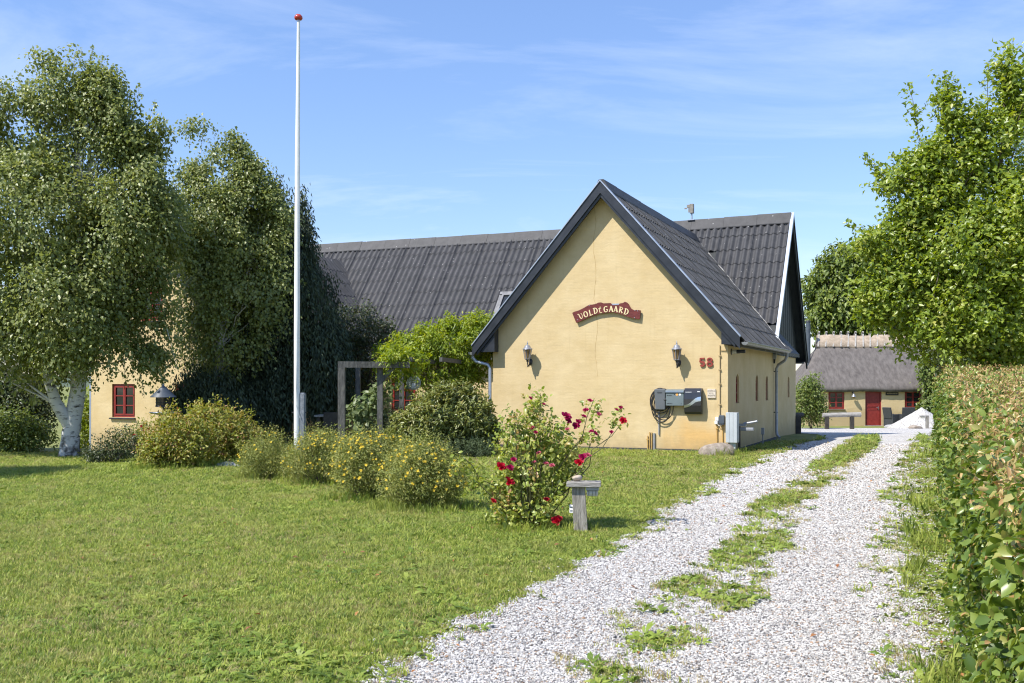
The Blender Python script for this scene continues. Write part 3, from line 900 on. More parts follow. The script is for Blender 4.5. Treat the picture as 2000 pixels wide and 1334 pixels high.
wall_face(mb, lambda u, z, d: (u, 13.4 - d, z), -19.4, -0.28, -0.8, 2.56)
mb.build('end_wall', 'wall', farm)
for Y, zb, zt, X0 in slits:
    mb = MB()
    for q in (-HW_ + 0.025, HW_ - 0.025): mb.box(X0 - 0.084, X0 - 0.045, Y + q - 0.03, Y + q + 0.03, zb, zt - 0.02)
    for q in (0.0, 0.33, 0.66): mb.box(X0 - 0.083, X0 - 0.047, Y - HW_ + 0.055, Y + HW_ - 0.055, zb + q * (zt - zb), zb + q * (zt - zb) + 0.035)
    f = mb.build('window', 'red_paint', farm)
    mb = MB(); mb.box(X0 - 0.078, X0 - 0.066, Y - HW_ + 0.02, Y + HW_ - 0.02, zb + .01, zt); mb.build('pane', 'glass_dark', f)

def window(parent, u0, u1, z0, z1, Y, rows=3, mull=0.055, frame=0.06, deep=0.10, pane_mat='glass_dark', sill=True, loc=None, rot=None):
    """two casements of glazing bars in a recess; the wall face is at Y"""
    mb = MB()
    y0, y1 = Y + deep - 0.05, Y + deep + 0.03
    mb.box(u0, u0 + frame, y0, y1, z0, z1); mb.box(u1 - frame, u1, y0, y1, z0, z1)
    mb.box(u0 + frame, u1 - frame, y0, y1, z0, z0 + frame); mb.box(u0 + frame, u1 - frame, y0, y1, z1 - frame, z1)
    c = (u0 + u1) / 2
    w = mb.build('window', 'red_paint', parent, loc, rot)
    for a, b in ((u0 + frame + .003, c - 0.004), (c + 0.004, u1 - frame - .003)):
        mb = MB(); e = 0.042; ya, yb = y0 - 0.016, y1 - 0.012
        za, zb = z0 + frame + .003, z1 - frame - .003
        mb.box(a, a + e, ya, yb, za, zb); mb.box(b - e, b, ya, yb, za, zb)
        mb.box(a + e, b - e, ya, yb, za, za + e); mb.box(a + e, b - e, ya, yb, zb - e, zb)
        for r in range(1, rows):
            zz = za + (zb - za) * r / rows
            mb.box(a + e, b - e, ya + .01, yb, zz - .017, zz + .017)
        mb.build('casement', 'red_paint', w)
        for r in range(rows):
            zz0 = za + (zb - za) * r / rows; zz1 = za + (zb - za) * (r + 1) / rows
            mb = MB(); mb.box(a + e - .004, b - e + .004, ya + .03 + .002 * r, ya + .038 + .002 * r, max(zz0, za + e) - .004, min(zz1, zb - e) + .004)
            mb.build('pane', pane_mat, w)
    if sill:
        mb = MB(); mb.prism_yz([(Y - 0.07, z0 - 0.055), (Y + deep, z0 - 0.03), (Y + deep, z0 - .002), (Y - 0.07, z0 - 0.02)], u0 - 0.06, u1 + 0.03)
        mb.build('sill', 'black_paint', w)
    return w

# left wing, gable to the camera
LX0, LX1, LYf = -19.33, -14.57, -0.5
LC, LE, LS = (LX0 + LX1) / 2, 3.55, 1.141
lw = []
for a, b, c, d in ((219, 263.5, 750, 815), (343, 391, 750, 815), (271, 318, 566, 626)):
    (u0, zt), (u1, _) = wallpt(a, c, LYf), wallpt(b, c, LYf)
    zb = wallpt((a + b) / 2, d, LYf)[1]
    lw.append((u0, u1, zb, zt))
mb = MB()
top = LE + LS * (LX1 - LC)
wall_face(mb, lambda u, z, d: (u, LYf + d, z), LX0, LX1, -0.9, top + .1, lw, [(LS, 1, top - .1 + LS * LC), (-LS, 1, top - .1 - LS * LC)])
wall_face(mb, lambda u, z, d: (LX0 + d, u, z), LYf, 13.4, -0.9, LE)
wall_face(mb, lambda u, z, d: (LX1 - d, u, z), LYf, 7.0, -0.9, LE)
mb.build('gable_wall', 'wall', farm)
for k, h in enumerate(lw):
    window(farm, *h, LYf, rows=3 if k < 2 else 2)
mb = MB(); mb.tube([(LX0 - .06, LYf + .05, -0.5), (LX0 - .06, LYf + .05, LE - .2), (LX0 - .25, LYf + .05, LE - .05)], 0.045, 8); mb.build('downpipe', 'zinc', farm)
mb = MB()
for sg in (-1, 1):
    xe = LC + sg * (LX1 - LC + .3)
    mb.prism_xz([(LC, top + .12), (xe, top + .12 - LS * abs(xe - LC)), (xe, top - LS * abs(xe - LC)), (LC, top)], LYf - .3, 10.0)
roof_left = mb.build('roof', 'sheet', farm)
mb = MB()
for sg in (-1, 1):
    xe = LC + sg * (LX1 - LC + .31)
    mb.prism_xz([(LC, top + .16), (xe, top + .16 - LS * abs(xe - LC)), (xe, top - .12 - LS * abs(xe - LC)), (LC, top - .12)], LYf - .345, LYf - .302)
mb.build('bargeboard', 'black_paint', farm)
# courtyard front of the long building: openings in red
mw = []
for a, b, c, d in ((764, 812, 738, 806), (684, 722, 728, 830), (600, 648, 740, 808), (860, 900, 738, 806)):
    (u0, zt), (u1, _) = wallpt(a, c, 7.0), wallpt(b, c, 7.0)
    mw.append((u0, u1, wallpt((a + b) / 2, d, 7.0)[1], zt))
mb = MB()
wall_face(mb, lambda u, z, d: (u, 7.0 + d, z), LX1, -6.02, -0.6, 2.62, mw)
mb.build('courtyard_wall', 'wall', farm)
for h in mw: window(farm, *h, 7.0, rows=3)

# roofs
def sheet_mesh(mat='sheet', w=1.125, l=0.70, waves=5, seg=6, amp=0.038, lift=0.021):
    n = waves * seg + 1
    vs = []; fs = []
    for (v, lift) in ((l, 0.0), (0.0, lift)):
        for i in range(n):
            vs.append((w * i / (n - 1), v, lift + amp * math.cos(2 * math.pi * i / seg)))
    for i in range(n):
        vs.append((w * i / (n - 1), 0.0, lift + amp * math.cos(2 * math.pi * i / seg)))
    for i in range(n):
        vs.append((w * i / (n - 1), 0.002, lift - 0.008 + amp * math.cos(2 * math.pi * i / seg)))
    for i in range(n - 1):
        fs.append((n + i, n + i + 1, i + 1, i)); fs.append((3 * n + i, 3 * n + i + 1, 2 * n + i + 1, 2 * n + i))
    me = bpy.data.meshes.new('roof_sheet'); me.from_pydata(vs, [], fs)
    sm = [True, False] * (n - 1)
    me.polygons.foreach_set('use_smooth', sm); me.materials.append(MATS[mat])
    return me
SHEET = sheet_mesh(); SHEET_L = sheet_mesh('sheet_lichen', amp=.036, lift=.036)
def lay(parent, u, v, n, origin, cols, rows_, cw, rl, skip=None, SHEET=SHEET):
    rn = random.Random(5)
    u, v, n, origin = Vector(u), Vector(v), Vector(n), Vector(origin)
    for j in range(rows_):
        for i in range(cols):
            p = origin + u * (i * cw) + v * (j * rl) + n * (0.03 + rn.uniform(-.0015, .002))
            if skip and skip(p + u * cw / 2 + v * rl / 2): continue
            o = bpy.data.objects.new('roof_sheet', SHEET); COL.objects.link(o); o.parent = parent
            m = Matrix((u, v, n)).transposed().to_4x4(); m.translation = p
            o.matrix_local = m @ Matrix.Rotation(rn.uniform(-.004, .004), 4, 'Z')
th = math.atan(MS); cN, sN = math.cos(th), math.sin(th)
mb = MB()
mb.prism_yz([(MY0, zm(MY0) - .10), (MY0, zm(MY0) - .20), (MY, MR - .20), (MY1, zm(MY1) - .14), (MY1, zm(MY1)), (MY, MR - .08)], -19.6, XV - .035)
roof_main = mb.build('roof', 'black_boards', farm)
lay(roof_main, (1, 0, 0), (0, cN, sN), (0, -sN, cN), (-19.72, MY0 - .06, zm(MY0) - .146), 18, 9, 1.0926, (MR - zm(MY0)) / sN / 9,
    lambda p: XL + .3 < p.x < XR - .5 and zr(p.x) - .35 > p.z)
th2 = math.atan(RS); c2, s2 = math.cos(th2), math.sin(th2)
mb = MB()
mb.prism_xz([(XL, zr(XL)), (XL, zr(XL) - .14), (XA, RA - .20), (XR, zr(XR) - .20), (XR, zr(XR) - .10), (XA, RA - .08)], -0.268, 9.75)
roof_wing = mb.build('roof', 'sheet', farm)
lay(roof_wing, (0, 1, 0), (-c2, 0, s2), (s2, 0, c2), (XR + .04, -0.29, zr(XR) - .115), 9, 8, 1.0926, (RA - zr(XR)) / s2 / 8,
    lambda p: zm(min(p.y - .55, MY)) > p.z + .1, SHEET_L)
lay(roof_left, (0, 1, 0), (-c2, 0, s2), (s2, 0, c2), (LX1 + .33, LYf - .31, top + .12 - LS * (LX1 - LC + .33) - .02), 10, 6, 1.0926, (LX1 - LC + .33) / c2 / 6,
    lambda p: zm(min(p.y - .55, MY)) > p.z + .1)
def caps(parent, a, b, half, slope, n, along_x):
    """ridge caps, one mesh shared"""
    mb = MB(); L = (b - a) / n - .006; t = .03
    pr = [(-half, -half * slope), (0, 0.0), (half, -half * slope), (half, -half * slope + t), (0.06, .055), (-0.06, .055), (-half, -half * slope + t)]
    pr = [(p, q + .05) for p, q in pr]
    first = None
    for i in range(n):
        if first is None:
            if along_x: mb.prism_yz(pr, 0, L)
            else: mb.prism_xz(pr, 0, L)
            o = first = mb.build('ridge_cap', 'sheet', parent)
        else:
            o = first.copy(); COL.objects.link(o); o.parent = parent
        q = a + (b - a) * i / n
        sag = -0.05 * math.sin(math.pi * i / n) + random.uniform(-.008, .008)
        o.location = (q, MY, MR + sag) if along_x else (XA, q, RA + sag * .4)
caps(roof_main, -19.6, XV - .03, .26, MS, 18, True)
caps(roof_wing, -0.28, 9.4, .22, RS, 9, False)
# valley line, pale with moss and mortar
mb = MB()
pts = []
for i in range(26):
    k = i / 25
    X = XA + (XR - XA) * k; Z = zr(X) + .03
    Y = MY - (MR - zr(X)) / MS
    pts.append((X + random.uniform(-.01, .03), Y - .09 + random.uniform(-.015, .015), Z + .015))
mb.tube(pts, [random.uniform(.006, .022) for _ in pts], 5)
mb.build('valley_mortar', 'moss_pale', farm)
# bargeboards of the wing: outer board, set-back inner board, zinc capping
def rake(y0, y1, up, dn, name, mat, xl=XL, xr=XR, dz=0.0):
    for xe in (xr, xl):
        mb = MB()
        mb.prism_xz([(XA, RA + up), (xe, zr(xe) + up), (xe, zr(xe) - dn), (XA, RA - dn)], y0, y1)
        mb.build(name, mat, farm)
rake(-.350, -.310, .045, .235, 'bargeboard', 'black_paint', XL - .01, XR + .01)
rake(-.308, -.270, -.02, .330, 'bargeboard', 'black_paint', XL + .1, XR - .1)
rake(-.375, -.230, .085, -.050, 'verge_capping', 'zinc', XL - .02, XR + .02)
mb = MB()
mb.prism_xz([(XR - .03, 2.50), (-.10, 2.52), (-.10, zr(-.10) - .25), (XR - .03, zr(XR) - .21)], -.262, -.02)
mb.prism_xz([(XL + .02, 2.42), (-5.86, 2.42), (-5.86, zr(-5.86) - .2), (XL + .02, zr(XL) - .14)], -.268, -.02)
mb.build('eave_box', 'black_paint', farm)
# main verge: white capping, black boards, black boarded gable
mb = MB()
mb.prism_yz([(MY0 - .12, zm(MY0 - .12) + .10), (MY, MR + .11), (MY, MR - .04), (MY0 - .12, zm(MY0 - .12) - .05)], XV - .045, XV + .055)
mb.build('verge_capping', 'zinc', farm)
mb = MB()
mb.prism_yz([(MY + .002, MR + .10), (MY1 + .1, zm(MY1 + .1) + .09), (MY1 + .1, zm(MY1 + .1) - .04), (MY + .002, MR - .04)], XV - .07, XV + .05)
mb.prism_yz([(MY0 - .1, zm(MY0 - .1) - .055), (MY, MR - .045), (MY1 + .08, zm(MY1 + .08) - .045), (MY1 + .08, zm(MY1 + .08) - .28), (MY, MR - .30), (MY0 - .1, zm(MY0 - .1) - .20)], XV - .03, XV + .02)
mb.build('bargeboard', 'black_boards', farm)
nb = 28
ys = [6.95 + (13.42 - 6.95) * i / nb for i in range(nb + 1)]
for i in range(nb):                       # upright boards, each its own piece
    a, b = ys[i] + .004, ys[i + 1] - .004
    mb = MB(); zt_a, zt_b = zm(a) - .16, zm(b) - .16
    if max(zt_a, zt_b) < 2.6: continue
    pts = [(a, 2.52), (b, 2.52), (b, max(2.53, zt_b)), (a, max(2.53, zt_a))]
    mb.prism_yz(pts, -.275, -.245 if i % 2 else -.235)
    mb.build('gable_board', 'black_boards', farm)
mb = MB(); mb.box(-19.4, XV - .08, MY1 - .42, MY1 - .02, zm(MY1) - .20, zm(MY1) - .145); mb.build('eave_box', 'black_boards', farm)
# gutters and downpipes
def gutter(x, y0, y1, z, r=0.075):
    mb = MB(); n = 9; k = 60
    for j in range(k):
        ya, yb = y0 + (y1 - y0) * j / k, y0 + (y1 - y0) * (j + 1) / k
        ra = r * (1 + .05 * math.sin(j * 2.1)); rb = r * (1 + .05 * math.sin((j + 1) * 2.1))
        for i in range(n - 1):
            a, b = math.pi + math.pi * i / (n - 1), math.pi + math.pi * (i + 1) / (n - 1)
            mb.add([(x + ra * math.cos(a), ya, z + ra * math.sin(a)), (x + rb * math.cos(a), yb, z + rb * math.sin(a)),
                    (x + rb * math.cos(b), yb, z + rb * math.sin(b)), (x + ra * math.cos(b), ya, z + ra * math.sin(b))], [(0, 1, 2, 3)], True)
    mb.tube([(x + r, y0, z + .005), (x + r, y1, z + .005)], .012, 6)
    mb.add([(x + r * math.cos(math.pi + math.pi * i / 8), y0, z + r * math.sin(math.pi + math.pi * i / 8)) for i in range(9)], [tuple(range(9))])
    mb.add([(x + r * math.cos(math.pi + math.pi * i / 8), y1, z + r * math.sin(math.pi + math.pi * i / 8)) for i in range(9)], [tuple(range(9))])
    return mb.build('gutter', 'gutter_zinc', farm)
gutter(XR + .115, -.30, 6.5, 2.56)
gutter(XL - .10, -.25, 6.8, 2.42)
mb = MB()
mb.tube([(XR + .10, 6.35, 2.50), (XR + .10, 6.35, 2.40), (XR + .02, 6.42, 2.28), (.14, 6.62, 2.16), (.075, 6.70, 2.05), (.075, 6.70, 1.2), (.075, 6.70, .22), (.10, 6.66, .10), (.19, 6.55, .02)], .042, 10)
mb.build('downpipe', 'pipe_grey', farm)
mb = MB()
mb.tube([(XL - .10, -.12, 2.37), (XL - .10, -.12, 2.28), (XL - .02, -.10, 2.18), (-6.16, -.02, 2.10), (-6.105, -.01, 2.0), (-6.105, -.01, 0.0)], .045, 10)
mb.build('downpipe', 'zinc', farm)
for z in (.75, 1.95):
    mb = MB(); mb.box(.0, .12, 6.68, 6.72, z, z + .03); mb.build('pipe_bracket', 'iron', farm)
# rooflight, partly behind the gable
M('lead_grey', (0.13, 0.13, 0.135), (0.21, 0.21, 0.215), 6, 0.6)
mb = MB()
Yc = 7.95; Xc = wallpt(1000, 570, 8.0)[0]
def onroof(x, v, n): return (x, Yc + cN * v - sN * n, zm(Yc) + sN * v + cN * n)
def roofbox(mb, x0, x1, v0, v1, n0, n1):
    P = [onroof(x, v, n) for n in (n0, n1) for x, v in ((x0, v0), (x1, v0), (x1, v1), (x0, v1))]
    mb.add(P, [(0, 3, 2, 1), (4, 5, 6, 7), (0, 1, 5, 4), (1, 2, 6, 5), (2, 3, 7, 6), (3, 0, 4, 7)])
x0, x1 = Xc - .42, Xc + .42
roofbox(mb, x0, x0 + .07, -.5, .5, .0, .16); roofbox(mb, x1 - .07, x1, -.5, .5, .0, .16)
roofbox(mb, x0 + .07, x1 - .07, .42, .5, .0, .16); roofbox(mb, x0 + .07, x1 - .07, -.5, -.43, .0, .15)
roofbox(mb, x0 - .12, x1 + .12, .5, .62, .05, .12); roofbox(mb, x0 - .14, x0 - .003, -.55, .5, .05, .08)
rl = mb.build('roof_window', 'lead_grey', farm)
mb = MB(); roofbox(mb, x0 + .065, x1 - .065, -.44, .43, .09, .11); mb.build('pane', 'glass_dark', rl)
# long vertical crack in the gable, a ribbon coloured like plaster in shade
mb = MB(); pts = []
rn = random.Random(4)
for i in range(38):
    py = 405 + (735 - 405) * i / 37
    px = 1161 + 2.2 * math.sin(i * .55) + rn.uniform(-.9, .9) + (2.5 if i > 20 else 0) + i * .05
    X, Z = wallpt(px, py)
    pts.append((X, Z, rn.uniform(.35, 1.1) * (1.15 - i / 60)))
ribbon(mb, pts, .011, -.003, .001)
mb.build('crack', 'crack_shade', farm)
# antenna on the ridge
Xa, Za = wallpt(1351, 412, MY)
an = thing('antenna', 'small antenna head on a short mast upon the roof ridge', 'antenna', HW(Xa, MY, MR), RZ)
mb = MB(); mb.tube([(0, 0, -.05), (0, 0, .55)], .03, 8); mb.build('mast', 'zinc', an)
mb = MB(); mb.cbox(-.06, .07, -.08, .08, .30, .62, .015); mb.box(-.16, -.06, -.03, .03, .50, .60); mb.box(-.25, -.16, -.015, .015, .46, .50); mb.tube([(-.1, 0, .55), (-.1, 0, .34)], .022, 6); mb.build('head', 'old_wood', an)
mb = MB(); mb.box(-.12, .12, -.14, .14, .05, .075); mb.build('foot', 'zinc', an)

# ------------------------------------------------------------------ things fixed to the gable
def onwall(name, label, cat, px, py, group=None):
    X, Z = wallpt(px, py)
    return thing(name, label, cat, HW(X, 0, Z), RZ, group)
M1 = 24.0 / F                      # metres per photograph pixel on the gable

def lantern(px, label):
    t = onwall('wall_lantern', label, 'lantern', px, 683, 'lanterns on the gable')     # origin at the rim height, on the wall
    y = -.21
    mb = MB(); mb.lathe([(.135, 0), (.125, .018), (.085, .045), (.072, .085), (.05, .105), (.022, .115), (.016, .13), (.022, .145), (.012, .165), (.004, .21), (0, .215)], 12, (0, y, 0)); mb.build('roof', 'lamp_roof', t)
    mb = MB()
    for k in range(6):
        a = math.pi / 6 + k * math.pi / 3
        mb.beam((.105 * math.cos(a), y + .105 * math.sin(a), 0), (.066 * math.cos(a), y + .066 * math.sin(a), -.24), .017, .017)
    mb.lathe([(.07, -.255), (.076, -.24), (.07, -.235)], 6, (0, y, 0), False)
    mb.build('frame', 'lamp_roof', t)
    mb = MB(); mb.lathe([(.060, -.236), (.097, -.003)], 6, (0, y, 0), False); mb.build('glass', 'glass_amber', t)
    mb = MB()
    mb.lathe([(.0, -.36), (.018, -.345), (.010, -.325), (.032, -.30), (.028, -.275), (.06, -.256)], 10, (0, y, 0))
    mb.tube([(0, y, -.33), (0, y + .03, -.40), (0, y + .09, -.42), (0, -.07, -.36), (0, -.02, -.31)], .016, 8)
    mb.tube([(0, y + .02, -.38), (0, y - .01, -.42), (0, y + .02, -.44), (0, y + .04, -.425)], .009, 6)
    mb.build('arm', 'iron', t)
    mb = MB()
    bm = bmesh.new(); bmesh.ops.create_uvsphere(bm, u_segments=12, v_segments=6, radius=1)
    for v in bm.verts: v.co = Vector((v.co.x * .055, v.co.y * .028 - .004, v.co.z * .085 - .31))
    mb.bm(bm, True); mb.build('wall_plate', 'iron', t)
    return t
lantern(1036.5, 'black wall lantern on the gable left of the name board')
lantern(1326, 'black wall lantern on the gable beside the red house number')

def digit(parent, ch, cx, h, w):
    mb = MB(); s = .040 if ch == '5' else .034
    if ch == '5':
        ribbon(mb, [(cx + w * .46, h * .93), (cx - w * .36, h * .93), (cx - w * .40, h * .52)], s, -.035, -.001)
        pts = []
        for i in range(15):
            a = math.radians(140 - 285 * i / 14)
            pts.append((cx + .0 + w * .40 * math.cos(a), h * .315 + h * .225 * math.sin(a), 1 + .25 * math.sin(math.pi * i / 14)))
        ribbon(mb, pts, s, -.0355, -.0015)
    else:
        for cz, rz, rx in ((.27, .22, .42), (.735, .19, .36)):
            pts = [(cx + w * rx * math.cos(2 * math.pi * i / 18), h * cz + h * rz * math.sin(2 * math.pi * i / 18)) for i in range(18)]
            ribbon(mb, pts, s, -.035 - cz * .001, -.001 - cz * .001, True)
    return mb.build('digit', 'number_red', parent)
t = onwall('house_number', 'dark red house number 58 high on the gable wall', 'number', 1380, 716)
digit(t, '5', -.10, .205, .115); digit(t, '8', .08, .21, .14)

# name board
t = onwall('name_board', 'arched dark red wooden name board with cream letters on the gable', 'sign', 1187, 612)
def SB(sx, sy):                     # crop pixels (12.5 per photo pixel) -> board coordinates
    X, Z = wallpt(1110 + sx / 12.5, 580 + sy / 12.5); a, b = wallpt(1187, 612)
    return (X - a, Z - b)
lowe = [(215, 635), (330, 590), (450, 530), (600, 470), (760, 420), (920, 395), (1080, 378), (1200, 395), (1340, 440), (1480, 490), (1620, 528), (1760, 545)]
uppe = [(1785, 335), (1700, 318), (1630, 330), (1560, 295), (1530, 255), (1490, 180), (1450, 140), (1400, 122), (1360, 150), (1280, 165), (1240, 205), (1160, 212), (1090, 200), (1050, 155), (960, 158), (880, 160), (820, 138), (760, 142), (690, 175), (620, 190), (540, 195), (480, 225), (420, 262), (350, 300), (260, 340), (170, 365), (120, 395)]
mb = MB()
poly = [SB(*p) for p in lowe + uppe]
bm = bmesh.new()
fv = [bm.verts.new((x, -.075, z)) for x, z in poly]
f = bm.faces.new(fv)
r = bmesh.ops.extrude_face_region(bm, geom=[f])
for v in [e for e in r['geom'] if isinstance(e, bmesh.types.BMVert)]: v.co.y = -.035
bmesh.ops.recalc_face_normals(bm, faces=bm.faces[:])
bmesh.ops.triangulate(bm, faces=[q for q in bm.faces if len(q.verts) > 4])
mb.bm(bm); mb.build('board', 'sign_red', t)
mb = MB()
for sx, sy in ((300, 500), (1650, 440)):
    x, z = SB(sx, sy); mb.box(x - .03, x + .03, -.034, -.001, z - .03, z + .03)
mb.build('spacer', 'dark_wood', t)
mb = MB()
for sx, sy in ((255, 560), (535, 215), (1650, 330), (1635, 510), (1715, 345)):
    x, z = SB(sx, sy); mb.box(x - .008, x + .008, -.079, -.0752, z - .008, z + .008)
mb.build('bolt', 'steel', t)
x0_, z0_ = SB(1065, 180); x1_, z1_ = SB(1250, 195)
mb = MB(); mb.box(x0_, x1_, -.03, -.01, z0_ - .02, z0_ + .012); mb.build('hanger', 'zinc', t)
GL = {   # pen strokes in a unit box; third number is the pen width
    'V': [[(-.12, .95, .5), (.02, 1.0, .8), (.14, .9, 1), (.16, .5, 1.1), (.22, .18, 1.2), (.4, 0, .9), (.62, .15, .7), (.74, .5, .6), (.7, .8, .6), (.58, .9, .5)]],
    'O': [[(.4 + .36 * math.cos(a), .48 + .48 * math.sin(a), .65 + .65 * abs(math.cos(a))) for a in [2 * math.pi * i / 18 for i in range(19)]]],
    'L': [[(.2, 1.02, 1.2), (.2, .06, 1.2)], [(.02, .04, .6), (.4, .04, .8), (.75, .12, .9)]],
    'D': [[(.16, 1.0, 1.3), (.16, .02, 1.3)], [(-.05, .98, .7), (.4, .96, .8), (.68, .78, 1.1), (.76, .5, 1.4), (.68, .22, 1.1), (.4, .04, .8), (-.02, .03, .7)]],
    't': [[(.45, 1.05, .8), (.28, .7, .9), (.2, .3, 1.1), (.3, .06, .9), (.5, .02, .7), (.7, .14, .5)], [(.0, .74, .8), (.62, .8, .7)]],
    'G': [[(.76, .82, 1), (.6, .96, .8), (.38, .98, .9), (.16, .8, 1.2), (.1, .5, 1.4), (.16, .2, 1.2), (.38, .02, .9), (.62, .06, .9), (.74, .2, 1), (.74, .42, 1)], [(.5, .42, .7), (.86, .42, .7)]],
    'A': [[(.04, .0, .8), (.22, .5, .9), (.36, 1.0, .9)], [(.36, 1.0, 1.3), (.58, .5, 1.5), (.74, .0, 1.4)], [(.16, .34, .7), (.62, .34, .7)], [(.2, .99, .5), (.5, .99, .5)]],
    'R': [[(.16, 1.0, 1.3), (.16, .02, 1.3)], [(-.02, .98, .7), (.42, .98, .8), (.68, .8, 1.1), (.6, .6, 1), (.2, .52, .7)], [(.3, .52, 1.1), (.55, .25, 1.2), (.8, .02, 1.3)]],
}
spots = [('V', 330, 470, 22), ('O', 450, 425, 18), ('L', 575, 385, 14), ('D', 690, 340, 11), ('t', 810, 325, 8), ('G', 935, 305, 4), ('A', 1070, 300, -2), ('A', 1185, 305, -6), ('R', 1310, 325, -13), ('D', 1440, 365, -16)]
for i, (ch, sx, sy, ang) in enumerate(spots):
    cx, cz = SB(sx, sy); hgt = .142 if ch != 't' else .15; wid = .125
    ca, sa = math.cos(math.radians(ang)), math.sin(math.radians(ang))
    mb = MB()
    for k, st in enumerate(GL[ch]):
        pts = []
        for x, z, w in st:
            a, b = (x - .4) * wid, (z - .5) * hgt
            pts.append((cx + a * ca - b * sa, cz + a * sa + b * ca, w))
        ribbon(mb, pts, .021, -.084 - .0006 * k, -.074 + .0003 * k)
    mb.build('letter', 'letter_cream', t)

# charging box with its cable
t = onwall('charging_box', 'grey electric car charging box with black cable coiled round it', 'charger', 1291.5, 780)
mb = MB()
bm = bmesh.new(); bmesh.ops.create_cube(bm, size=1)
for v in bm.verts: v.co = Vector((v.co.x * (.27 if v.co.z > 0 else .24) - (.0 if v.co.z > 0 else -.01), -.075 + v.co.y * .13, v.co.z * .49))
bmesh.ops.bevel(bm, geom=bm.edges[:], offset=.022, segments=3, profile=.6, affect='EDGES')
mb.bm(bm); mb.build('housing', 'charger_grey', t)
mb = MB(); mb.box(-.06, .06, -.1425, -.1405, .165, .178); mb.box(-.05, .05, -.1425, -.1405, .145, .152); mb.build('lettering', 'print_dark', t)
mb = MB(); mb.tube([(.10, -.12, .0), (.16, -.14, -.02), (.17, -.11, .09), (.145, -.07, .14)], .026, 8); mb.lathe([(.035, 0), (.045, .04), (.035, .09)], 10, (.135, -.10, -.06)); mb.build('plug', 'cable_black', t)
for k in range(6):
    rn = random.Random(40 + k)
    mb = MB(); pts = []
    rx, rz_ = .235 + rn.uniform(-.03, .035), .25 + .030 * k + rn.uniform(-.02, .02)
    cx, cz = .0 + rn.uniform(-.03, .05) + (.045 if k > 3 else 0), .26 - rz_ + rn.uniform(-.01, .01)
    for i in range(29):
        a = math.radians(90 + 360 * i / 28)
        pts.append((cx + rx * math.cos(a) * (1 - .12 * math.sin(a)), -.035 - .012 * k + .014 * math.sin(a * 2 + k), cz + rz_ * math.sin(a)))
    mb.tube(pts, .0115, 7); mb.build('cable', 'cable_black', t)
mb = MB(); mb.tube([(-.035, -.05, -.26), (-.05, -.03, -.40), (-.05, -.02, -.85)], .017, 8); mb.build('supply_pipe', 'pipe_grey', t)

t = onwall('letterbox', 'grey green letterbox with round orange and white stickers', 'letterbox', 1321, 776.5)
mb = MB(); mb.cbox(-.215, .215, -.16, -.005, -.19, .115, .008); mb.build('body', 'mail_green', t)
mb = MB(); mb.prism_yz([(-.005, .115), (-.165, .105), (-.185, .125), (-.18, .16), (-.12, .19), (-.005, .20)], -.222, .222); mb.build('lid', 'mail_green', t)
mb = MB(); mb.prism_yz([(-.1855, .13), (-.1835, .13), (-.1745, .162), (-.1765, .164)], -.21, .21); mb.build('rail', 'steel', t)
for x, r, mt in ((.055, .030, 'sticker_orange'), (.125, .024, 'sticker_white'), (-.005, .012, 'print_dark')):
    mb = MB(); mb.add([(x + r * math.cos(2 * math.pi * i / 16), -.1625, .075 + r * math.sin(2 * math.pi * i / 16)) for i in range(16)] + [(x + r * math.cos(2 * math.pi * i / 16), -.1605, .075 + r * math.sin(2 * math.pi * i / 16)) for i in range(16)],
                      [tuple(range(16))] + [(i, (i + 1) % 16, 16 + (i + 1) % 16, 16 + i) for i in range(16)]); mb.build('sticker', mt, t)
mb = MB()
for a, b, z in ((-.19, -.06, .042), (-.19, -.05, -.152), (.15, .19, -.152)):
    n = int((b - a) / .014)
    for i in range(n): mb.box(a + i * .014, a + i * .014 + .010, -.1622, -.1605, z, z + random.choice((.012, .018)))
mb.build('lettering', 'print_dark', t)

t = onwall('letterbox', 'glossy black letterbox with curved front and silver wave', 'letterbox', 1356, 783.5)
prof = [(-.005, .305), (-.13, .305), (-.165, .20), (-.185, .05), (-.185, -.10), (-.15, -.25), (-.11, -.305), (-.005, -.305)]
mb = MB(); mb.prism_yz(prof, -.20, .20); mb.build('body', 'mail_black', t)
def fy(z):                              # depth of the curved front
    zs = [-.305, -.25, -.10, .05, .20, .305]; ysv = [-.11, -.15, -.185, -.185, -.165, -.13]
    return float(np.interp(z, zs, ysv))
def wave(x): return -.01 + .105 * math.tanh((x - .0) * 9) + .02
mb = MB(); n = 20
vs = []
for i in range(n + 1):
    x = -.20 + .40 * i / n
    z1_ = wave(x); z0b = z1_ - (.085 + .02 * math.sin(x * 9))
    for z in (z1_, (z1_ + z0b) / 2, z0b): vs.append((x, fy(z) - .006, z))
mb.add(vs, [q for i in range(n) for q in ((3 * i, 3 * i + 3, 3 * i + 4, 3 * i + 1), (3 * i + 1, 3 * i + 4, 3 * i + 5, 3 * i + 2))], True); mb.build('wave_trim', 'steel', t)
mb = MB()
for i in range(9): mb.box(-.17 + i * .016, -.158 + i * .016, fy(.215) - .004, fy(.215) - .0005, .208, .220)
for i in range(4): mb.box(.11 + i * .017, .122 + i * .017, fy(.225) - .005, fy(.225) - .0005, .215, .238)
mb.build('lettering', 'sticker_white', t)

